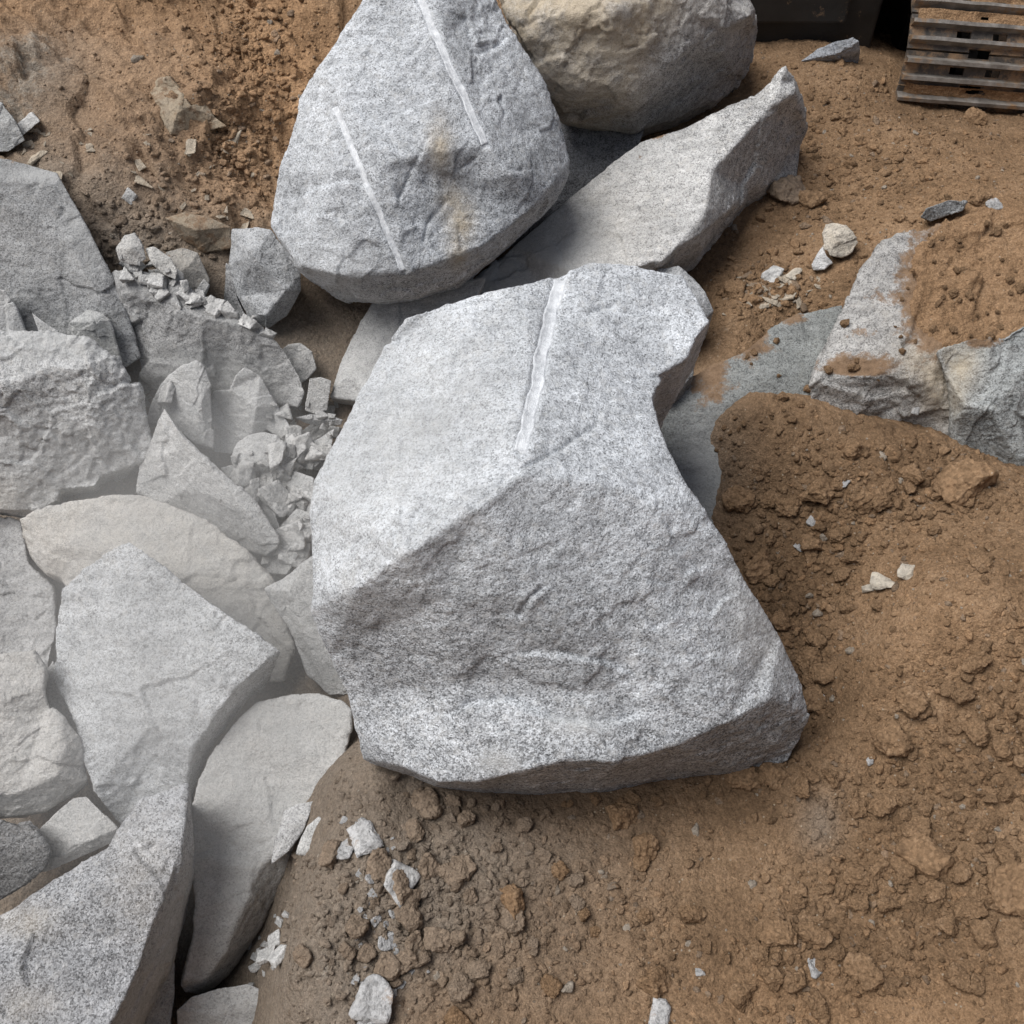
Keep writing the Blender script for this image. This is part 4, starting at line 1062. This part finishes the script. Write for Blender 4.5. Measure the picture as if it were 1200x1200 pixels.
def hull_shape(seed, pts, flat=1.0, long=1.0, rough=.05, bevel=.05, cuts=3, boxy=.5):
    """broken stone: hull of random points, edges chipped, faces roughened"""
    g = np.random.default_rng(seed)
    q = g.normal(size=(pts, 3)); q /= np.linalg.norm(q, axis=1)[:, None]
    q = q * (1 - boxy) + np.sign(q) * .62 * boxy * g.uniform(.75, 1.15, (pts, 3))
    q *= g.uniform(.8, 1.08, (pts, 1))
    q *= np.array([long, 1, flat])
    bm = bmesh.new()
    for a in q: bm.verts.new(a)
    r = bmesh.ops.convex_hull(bm, input=list(bm.verts))
    bmesh.ops.delete(bm, geom=[e for e in r['geom_interior'] if isinstance(e, bmesh.types.BMVert)], context='VERTS')
    bmesh.ops.dissolve_limit(bm, angle_limit=math.radians(14), verts=list(bm.verts), edges=list(bm.edges))
    bmesh.ops.bevel(bm, geom=list(bm.edges), offset=bevel, segments=1, affect='EDGES', clamp_overlap=True)
    bmesh.ops.triangulate(bm, faces=list(bm.faces))
    for k in range(cuts):
        lim = .55 * .55 ** k
        es = [e for e in bm.edges if e.calc_length() > lim]
        if es: bmesh.ops.subdivide_edges(bm, edges=es, cuts=1)
        bmesh.ops.triangulate(bm, faces=list(bm.faces))
    bm.normal_update()
    v = np.array([x.co[:] for x in bm.verts]); nr = np.array([x.normal[:] for x in bm.verts])
    for i, x in enumerate(bm.verts): x.index = i
    f = np.array([[y.index for y in p.verts] for p in bm.faces]); bm.free()
    d = rough * (fbm(v * 2.6 + seed * 1.7, 4, .62) * 1.2 + .8 * facets(v + seed, 2.4, .5))
    return v + nr * d[:, None], f

UNIT = .03
def bank(name, seeds, mat, pts, flat, long, rough, bevel=.06, boxy=.5, mask=(0, 0, 0, 0), tint=(1, 1, 1), cuts=3):
    r = []
    for s in seeds:
        p, f = hull_shape(s, pts, flat, long, rough, bevel, cuts, boxy)
        me = mesh_np(name, p * UNIT, f)
        put_attr(me, 'mask', np.tile(np.array(mask, float), (len(p), 1)))
        put_attr(me, 'tint', np.tile(np.array((*tint, 1.)), (len(p), 1)))
        me.materials.append(mat); r.append(me)
    return r
CLOD = bank('soil_clod', range(20, 34), SOIL, 18, .75, 1.2, .22, .16, .25, cuts=4)
CLODG = bank('soil_clod', range(40, 50), SOIL, 18, .7, 1.2, .20, .14, .25, (0, .7, 0, 0), cuts=4)
CHIP = bank('stone_chip', range(60, 70), GRANITE, 14, .38, 1.25, .13, .05, .4, (.05, .4, .30, 0), (.64, .64, .65))
SHARD = bank('rock_fragment', range(80, 96), GRANITE, 10, .55, 1.3, .07, .04, .65, (0, .5, 0, 0), (.84, .83, .81))
FLAKE = bank('stone_flake', range(120, 130), GRANITE, 9, .25, 1.7, .07, .03, .5, (.7, .1, .3, 0), (.62, .55, .46))
BUFF = bank('rock_fragment', range(100, 108), GRANITE, 10, .45, 1.3, .08, .05, .5, (.8, .35, .12, 0), (.85, .78, .66))

DG = bpy.context.evaluated_depsgraph_get(); bpy.context.view_layer.update(); DG.update()
def hit(u, v):
    ok, loc, nrm, _, ob, _ = S.ray_cast(DG, Vector(CAM), Vector(ray(u, v)).normalized())
    return (loc, nrm, ob) if ok else (None, None, None)

def put(me, u, v, px, name, label, cat, group=None, sink=.3, rot=None, tilt=.35, on=None):
    loc, nrm, ob = on or hit(u, v)
    if loc is None: return None
    depth = (np.array(loc) - CAM) @ FWD
    s = px * .5 * depth / 1200 / UNIT
    o = link(name, me)
    ez = (nrm * .7 + Vector((0, 0, 1)) * .5 + Vector((random.uniform(-1, 1), random.uniform(-1, 1), 0)) * tilt).normalized()
    q = ez.to_track_quat('Z', 'Y').to_matrix().to_4x4() @ Matrix.Rotation(random.uniform(0, 6.28) if rot is None else rot, 4, 'Z')
    o.matrix_world = Matrix.Translation(loc + nrm * (UNIT * s * .55 * (1 - sink * 2))) @ q @ Matrix.Scale(s, 4)
    tag(o, label, cat, group)
    return o

# named single stones on the soil
SINGLES = [
 (868,588,36,'C','broad brown clod close to the right edge of the big block'),
 (890,664,40,'C','wide dark brown clod under the right edge of the big block, above its lower corner'),
 (862,340,26,'C','brown rounded stone below the arrow shaped slab tip'),
 (1148,234,26,'C','round brown stone sitting on the soil crest at the far right'),
 (868,915,40,'C','brown clod touching the right underside of the big block'),
 (905,910,36,'C','lighter brown stone beside the clod under the right lower corner of the big block'),
 (1088,1008,58,'C','large low brown clod in the lower right soil'),
 (1186,1040,62,'C','biggest brown lump, at the right edge of the lower soil'),
 (1112,1085,30,'C','brown clod between the low brown clod and the bottom right lumps'),
 (1152,1095,34,'C','yellowish oblong clod standing up in the lower right cluster'),
 (1045,868,46,'C','smooth brown lump half sunk in the soil spur'),
 (1150,660,28,'C','brown clod on the crest of the right hand soil spur'),
 (1135,566,60,'C','large brown clod on the crest in front of the broken grey block'),
 (912,1095,40,'C','rounded brown lump in the soil right of bottom centre'),
 (905,1145,30,'C','narrow upright brown clod below the rounded lump near bottom centre'),
 (600,1060,40,'C','dusty brown lump below the middle of the big block'),
 (541,1018,34,'G','dull greenish brown stone under the big block'),
 (655,1020,22,'C','small upright brown stone in the dusty soil under the big block'),
 (616,968,20,'G','round grey brown pebble close under the big block'),
 (500,945,40,'G','flat dusty clod tucked under the lower left edge of the big block'),
 (465,1032,52,'S','pale grey angular stone in the dusty soil below left corner of the big block'),
 (425,985,46,'L','flat grey sliver left of the pale angular stone, the longer one'),
 (400,998,30,'L','short flat grey chip next to the longer grey sliver'),
 (436,1172,56,'L','pale granite slab piece at the bottom edge of the dusty soil'),
 (428,1196,34,'L','small pale granite piece at the very bottom below the slab piece'),
 (452,1105,26,'L','pale granite chip between the angular stone and the bottom edge'),
 (770,1188,34,'W','white granite flake at the bottom edge right of centre'),
 (953,1136,24,'W','bluish white chip in the lower right soil'),
 (820,1140,12,'W','tiny white chip left of the bluish white chip'),
 (1065,670,30,'B','pale buff stone lying on the soil slope'),
 (1037,684,34,'B','flaky buff stone left of the pale buff stone'),
 (1018,690,20,'B','small buff flake at the left end of the flaky stones'),
 (937,641,15,'W','bluish white pebble right of the big block, the lower one'),
 (952,612,14,'W','bluish white pebble right of the big block, the upper one'),
 (960,820,20,'W','grey white chip beside the lower right corner of the big block'),
 (951,795,13,'W','small white chip just above the grey white chip'),
 (1020,892,10,'W','white speck of stone below the smooth sunk lump'),
 (990,568,14,'W','pale chip on the crest of the soil below the mottled boulder'),
 (1166,241,20,'W','white flake beside the round brown stone on the crest'),
 (905,325,28,'S','pale flake in the litter under the arrow shaped slab'),
 (930,322,20,'B','buff white flake right of the pale flake in the litter'),
 (922,228,44,'G','leaning grey brown splinter beside the tip of the arrow shaped slab'),
 (950,235,34,'C','brown flat stone right of the leaning splinter'),
 (152,230,18,'S','white flat splinter lying on the upper left bank'),
 (36,145,30,'S','pale splinter at the far left of the upper bank'),
 (1072,480,12,'W','tiny pale pebble on the foot of the mottled boulder'),
 (992,138,26,'C','brown clod in front of the excavator track on the left'),
 (1142,141,30,'C','pointed brown clod pressed against the excavator track'),
 (220,345,22,'S','small pale stone on the ledge below the tilted flat stone'),
 (340,512,30,'S','pale block under the dark edged flake'),
 (372,512,26,'S','dusty pebble right of the pale block under the flake'),
 (358,500,22,'G','grey brown pebble beside the dark edged flake'),
]
for (u, v, px, kd, lab) in SINGLES:
    me = random.choice({'C': CLOD, 'G': CLODG, 'B': BUFF, 'S': SHARD, 'L': CHIP, 'W': CHIP}[kd])
    nm, ct = {'C': ('soil_clod', 'clod'), 'G': ('soil_clod', 'clod'), 'B': ('rock_fragment', 'stone'), 'S': ('rock_fragment', 'stone'), 'L': ('stone_chip', 'chip'), 'W': ('stone_chip', 'chip')}[kd]
    put(me, u, v, px * 1.12, nm, lab, ct, sink=.32, tilt=.2)

def in_rock(u, v, grow=0):
    r = np.zeros(np.shape(u), bool)
    for poly in ROCK_POLYS: r |= in_poly(u, v, poly)
    return r

# dusty rubble in the left pit
RUB = [((270,535),(395,500),(380,660),(310,700),(285,600)), ((300,470),(400,470),(385,530),(330,530)), ((140,300),(210,320),(300,365),(250,370),(150,345)),
       ((150,440),(200,460),(190,480),(160,470)), ((290,1085),(345,1060),(335,1150),(285,1160)), ((220,560),(260,545),(300,590),(290,640)), ((225,350),(300,370),(330,410),(300,385))]
RUBN = [130, 44, 34, 12, 22, 26, 22]
RUBL = ['pale dusty shard in the rubble chute left of the big block', 'small dusty stone in the rubble under the tall drilled boulder', 'pale stone crumb on the crest of the grey ledge', 'dusty pebble in the crack behind the left edge boulder',
        'dusty stone at the bottom of the dark gap by the tapering slab', 'dusty flake against the sharp triangular rock', 'flat stone splinter along the outer crest of the grey ledge']
RUBG = ['rubble shards left of the big block', 'stones under the tall boulder', 'crumbs on the ledge', 'pebbles in the crack', 'stones in the gap', 'flakes by the triangular rock', 'splinters on the ledge crest']
for poly, n_, lab, grp in zip(RUB, RUBN, RUBL, RUBG):
    c = 0
    us = [q[0] for q in poly]; vs = [q[1] for q in poly]
    while c < n_:
        u = random.uniform(min(us), max(us)); v = random.uniform(min(vs), max(vs))
        if not in_poly(np.array([u]), np.array([v]), poly)[0]: continue
        c += 1
        px = 9 + 48 * random.random() ** 2.4 if n_ == 130 else 6 + 26 * random.random() ** 2
        h3 = hit(u, v)
        if h3[2] is None or (h3[2].get('category') == 'boulder' and 'ledge' not in lab): continue
        put(random.choice(SHARD), u, v, px, 'rock_fragment', lab, 'stone', grp, sink=.2, tilt=.5, on=h3)

# brown clods: the largest ones singly, the fine crumbs as loose cover
def scatter(n, zones, pmin, pmax, power, umax=1215):
    out = []
    for (a, b, ru, rv, w) in zones:
        k = int(n * w)
        u = RNG.normal(a, ru * .7, k); v = RNG.normal(b, rv * .7, k)
        px = pmin + (pmax - pmin) * RNG.random(k) ** power
        out.append(np.stack([u, v, px], 1))
    a = np.concatenate(out)
    m = (a[:, 0] > -15) & (a[:, 0] < umax) & (a[:, 1] > -10) & (a[:, 1] < 1215) & ~in_rock(a[:, 0], a[:, 1])
    m &= RNG.random(len(a)) > .82 * region(a[:, 0], a[:, 1], SMOOTHS) * smooth(2.5, 6, a[:, 2])
    m &= ~((a[:, 0] > 1045) & (a[:, 1] < 132)) & ~((a[:, 0] < 330) & (a[:, 1] > 330)) & ~((a[:, 0] < 395) & (a[:, 1] > 400) & (a[:, 1] < 900))
    return a[m]

Z1 = [(1080,980,130,120,.30),(1140,830,70,70,.08),(960,640,90,80,.10),(880,820,40,80,.05),(600,1080,160,90,.16),(450,1090,60,90,.09),(950,760,50,70,.06),(1080,570,110,30,.06),(980,1120,120,60,.1)]
big = scatter(440, Z1, 10, 38, 2.6)
big = big[np.argsort(-big[:, 2])]
rest = big[165:]; big = big[:165]
for u, v, px in big:
    grey = region(np.array([u]), np.array([v]), GREY)[0] > .4
    if u < 760: lab, grp = 'brown clod among the dusty crumbs below the big block', 'clods below the big block'
    elif v < 760: lab, grp = 'brown clod on the soil slope right of the big block', 'clods right of the big block'
    else: lab, grp = 'brown clod among the loose lumps of the lower right soil', 'clods of the lower right soil'
    put(random.choice(CLODG if grey else CLOD), u, v, px * 1.1, 'soil_clod', lab, 'clod', grp, sink=.2)

def crumbs(name, label, arr, shapes, mat, rot3=True):
    u, v, px = arr.T
    p = on_ground(u, v)
    depth = (p - CAM) @ FWD
    s = px * .5 * depth / 1200
    V, F, A = [], [], []
    base = 0
    rv = RNG.random(len(u))
    msk = np.stack([np.clip(region(u, v, ORANGE) + RNG.normal(0, .25, len(u)), 0, 1), np.clip(region(u, v, GREY) + .5 * (rv > .93), 0, 1), np.clip(region(u, v, DARK_SOIL) * .6 + .5 * (RNG.random(len(u)) < .2), 0, 1), .9 * (rv > .985)], 1)
    for i in range(len(u)):
        sv, sf = shapes[RNG.integers(len(shapes))]
        a = RNG.uniform(0, 6.28); c_, s_ = math.cos(a), math.sin(a)
        b = RNG.uniform(-.6, .6); cb, sb = math.cos(b), math.sin(b)
        Rm = np.array([[c_, -s_, 0], [s_, c_, 0], [0, 0, 1]]) @ np.array([[1, 0, 0], [0, cb, -sb], [0, sb, cb]])
        q = sv @ Rm.T * s[i] + p[i] + np.array([0, 0, s[i] * .25])
        V.append(q); F.append(sf + base); base += len(sv)
        A.append(np.repeat(msk[i:i + 1], len(sv), 0))
    V = np.concatenate(V); F = np.concatenate(F); A = np.concatenate(A)
    me = mesh_np(name, V, F); put_attr(me, 'mask', A)
    t = np.ones((len(V), 4)); put_attr(me, 'tint', t)
    o = link(name, me, mat); tag(o, label, 'soil', None, 'stuff')
    return o
sh2 = [cut_shape(s, 3, 12, .8, 1.15, .30, 2.6) for s in range(200, 216)]
sh1 = [cut_shape(s, 2, 10, .75, 1.2, .25) for s in range(220, 236)]
sh0 = [cut_shape(s, 1, 8, .8, 1.2, .2) for s in range(240, 250)]
ZC = [(1080,980,150,140,.20),(1140,830,80,80,.08),(960,640,100,90,.09),(880,820,50,90,.06),(600,1080,200,100,.15),(450,1080,90,110,.10),(950,760,60,90,.06),(1080,570,130,40,.06),(980,1120,150,80,.1),(1000,200,130,90,.05),(300,60,60,80,.04),(900,340,50,30,.02),(1130,700,80,90,.03),(150,280,90,50,.03),(270,170,50,50,.04)]
ZW = [(650,1100,380,120,.3),(1000,200,200,130,.25),(1080,750,160,250,.3),(260,150,160,120,.15)]
crumbs('soil_lumps', 'middling lumps of brown soil lying between the larger clods', rest, [hull_shape(s, 18, .75, 1.2, .22, .16, 2, .25) for s in range(300, 312)], SOIL)
ZX = [(1310,700,60,260,.06),(1310,1050,60,120,.05)]
crumbs('soil_crumbs', 'coarse crumbs of brown soil strewn over the slope', scatter(5000, ZC + ZX, 7, 14, 2.0, 1420), sh2, SOIL)
crumbs('soil_grit', 'fine brown soil grit spread over the ground', np.concatenate([scatter(11000, ZC + ZX, 4, 7.5, 1.4, 1420), scatter(5000, ZW, 3.2, 6.5, 1.4)]), sh1, SOIL)
crumbs('soil_specks', 'finest specks of brown soil between the clods', np.concatenate([scatter(24000, ZC + ZX, 2, 4.2, 1.2, 1420), scatter(22000, ZW, 1.8, 4, 1.2)]), sh0, SOIL)

# crushed stone round the bigger pale pieces under the big block
n_ = 0
while n_ < 60:
    t = random.random()
    u = 425 + 40 * t + random.gauss(0, 22); v = 975 + 230 * t + random.gauss(0, 22)
    h3 = hit(u, v)
    if h3[2] is None or h3[2].name != 'ground': continue
    n_ += 1
    put(random.choice(CHIP), u, v, 4 + 13 * random.random() ** 2, 'stone_chip', 'small dusty grey chip in the pale streak down the soil left of bottom centre', 'chip', 'chips in the pale streak', sink=.42, tilt=.4, on=h3)
n_ = 0
while n_ < 20:
    t = random.random()
    u = 842 + 110 * t + random.gauss(0, 9); v = 520 - 60 * t + random.gauss(0, 9)
    h3 = hit(u, v)
    if h3[2] is None: continue
    n_ += 1
    put(random.choice(CLOD), u, v, 5 + 12 * random.random() ** 2, 'soil_clod', 'brown crumb spilling over the soil lip against the smooth greenish rock face', 'clod', 'crumbs on the lip', sink=.25, on=h3)

n_ = 0; tries = 0
while n_ < 34 and tries < 900:
    tries += 1
    u = random.uniform(1085, 1200); v = random.uniform(262, 395)
    h3 = hit(u, v)
    if h3[2] is None or not h3[2].name.startswith('soil_cap'): continue
    n_ += 1
    put(random.choice(CLOD), u, v, 5 + 13 * random.random() ** 2.5, 'soil_clod', 'brown crumb on the soil capping the mottled grey boulder', 'clod', 'crumbs on the mottled boulder', sink=.25, on=h3)

n_ = 0; tries = 0
while n_ < 26 and tries < 900:
    tries += 1
    u, v = random.choice([(random.gauss(1085, 12), random.uniform(275, 400)), (random.gauss(1005, 26), random.gauss(432, 7)), (random.gauss(1040, 16), random.gauss(372, 22)), (random.uniform(1050, 1110), random.gauss(402, 7)), (random.gauss(882, 16), random.gauss(402, 14))])
    h3 = hit(u, v)
    if h3[2] is None: continue
    n_ += 1
    put(random.choice(CLOD), u, v, 4 + 9 * random.random() ** 2.2, 'soil_clod', 'tiny brown crumb on bare stone along the soil edge of the mottled boulder', 'clod', 'crumbs along the soil edge', sink=.2, on=h3)

n_ = 0
while n_ < 22:
    t = random.random()
    u = 470 + 455 * t; v = 930 + 22 * math.sin(t * 3.1) - 26 * t + random.gauss(6, 5)
    h3 = hit(u, v)
    if h3[2] is None or h3[2].name != 'ground': n_ += .2; continue
    n_ += 1
    put(random.choice(CLODG if u < 640 else CLOD), u, v, 7 + 18 * random.random() ** 2, 'soil_clod', 'brown clod banked against the undercut base of the big block', 'clod', 'clods along the base of the big block', sink=.25, on=h3)

# flat flakes on the upper left bank
n_ = 0
while n_ < 44:
    u = random.uniform(20, 300); v = random.uniform(150, 300)
    if v > 175 + u * .45 or v < 110 + u * .12: continue
    h3 = hit(u, v)
    if h3[2] is None or h3[2].name != 'ground': continue
    n_ += 1
    put(random.choice(FLAKE), u, v, 6 + 18 * random.random() ** 2, 'stone_flake', 'small flat brownish flake on the slope of the upper left bank', 'stone', 'flakes on the upper left bank', sink=.35, tilt=.3, on=h3)
n_ = 0
while n_ < 26:
    u = random.gauss(900, 38); v = random.gauss(346, 14)
    h3 = hit(u, v)
    if h3[2] is None or h3[2].name != 'ground': continue
    n_ += 1
    put(random.choice(FLAKE), u, v, 6 + 17 * random.random() ** 2, 'stone_flake', 'small buff flake in the litter between the big block and the knobbly stone', 'stone', 'flakes in the litter right of the big block', sink=.35, tilt=.3, on=h3)

# ------------------------------------------------------------------ stone dust hanging over the left rubble
def dust_cloud(name, label, cen, rad, dens):
    m = bpy.data.materials.new(name); m.use_nodes = True; nt = m.node_tree; nt.nodes.clear(); k = N(nt)
    out = k.n('ShaderNodeOutputMaterial'); pv = k.n('ShaderNodeVolumePrincipled')
    pv.inputs['Color'].default_value = (.90, .90, .89, 1)
    c = k.coord()
    ln = k.n('ShaderNodeVectorMath', operation='LENGTH'); k.l(c, ln.inputs[0])
    fall = k.ramp(ln.outputs['Value'], [(.15, 1), (.95, 0)], 'EASE')
    nz = k.ramp(k.noise(c, 1.7, 3, .5), [(.32, .25), (.68, 1)])
    k.l(k.math('MULTIPLY', k.math('MULTIPLY', fall, nz), dens), pv.inputs['Density'])
    k.l(pv.outputs[0], out.inputs['Volume'])
    v, f = ICO[4]
    o = link(name, mesh_np(name, v * 1.02, f), m, None, Vector(cen)); o.scale = rad
    tag(o, label, 'dust', None, 'stuff')
    return o
if DUST: dust_cloud('dust_cloud', 'pale stone dust hanging over the rubble left of the big block', P(205, 690, .03), (.76, 1.30, .60), 1.35)
EXPOSURE = 0.62
# ------------------------------------------------------------------ light, camera
W = bpy.data.worlds.new('World'); S.world = W; W.use_nodes = True
wt = W.node_tree; wt.nodes.clear()
wo = wt.nodes.new('ShaderNodeOutputWorld'); bg = wt.nodes.new('ShaderNodeBackground')
sky = wt.nodes.new('ShaderNodeTexSky'); sky.sky_type = 'NISHITA'; sky.sun_disc = False
SUN_EL, SUN_AZ = math.radians(62), math.radians(-88)      # azimuth measured from +Y, towards -X
sky.sun_elevation = SUN_EL; sky.sun_rotation = SUN_AZ
sky.air_density = 1.0; sky.dust_density = 4.0; sky.ozone_density = 1.0
hs = wt.nodes.new('ShaderNodeHueSaturation'); hs.inputs['Saturation'].default_value = .68
wt.links.new(sky.outputs[0], hs.inputs['Color']); wt.links.new(hs.outputs[0], bg.inputs[0]); wt.links.new(bg.outputs[0], wo.inputs[0])
bg.inputs[1].default_value = .055
sl = bpy.data.lights.new('sun', 'SUN'); sl.energy = 2.6; sl.angle = math.radians(46); sl.color = (1, .985, .965)
so = bpy.data.objects.new('sun', sl); COL.objects.link(so)
sd = Vector((math.sin(SUN_AZ) * math.cos(SUN_EL), math.cos(SUN_AZ) * math.cos(SUN_EL), math.sin(SUN_EL)))
so.rotation_euler = sd.to_track_quat('Z', 'Y').to_euler(); so.location = sd * 30

cd = bpy.data.cameras.new('camera'); cd.sensor_width = 36; cd.sensor_fit = 'HORIZONTAL'; cd.lens = 36.0
cd.clip_start = .05; cd.clip_end = 2000
co_ = bpy.data.objects.new('camera', cd); COL.objects.link(co_)
co_.location = CAM; co_.rotation_euler = (math.pi / 2 - PITCH, 0, 0)
S.camera = co_

S.view_settings.view_transform = 'Standard'; S.view_settings.look = 'None'; S.view_settings.gamma = 1; S.view_settings.use_curve_mapping = False
S.view_settings.exposure = EXPOSURE
S.render.engine = 'CYCLES'
S.cycles.use_denoising = True
S.cycles.max_bounces = 6; S.cycles.diffuse_bounces = 3; S.cycles.volume_bounces = 1; S.cycles.transparent_max_bounces = 6
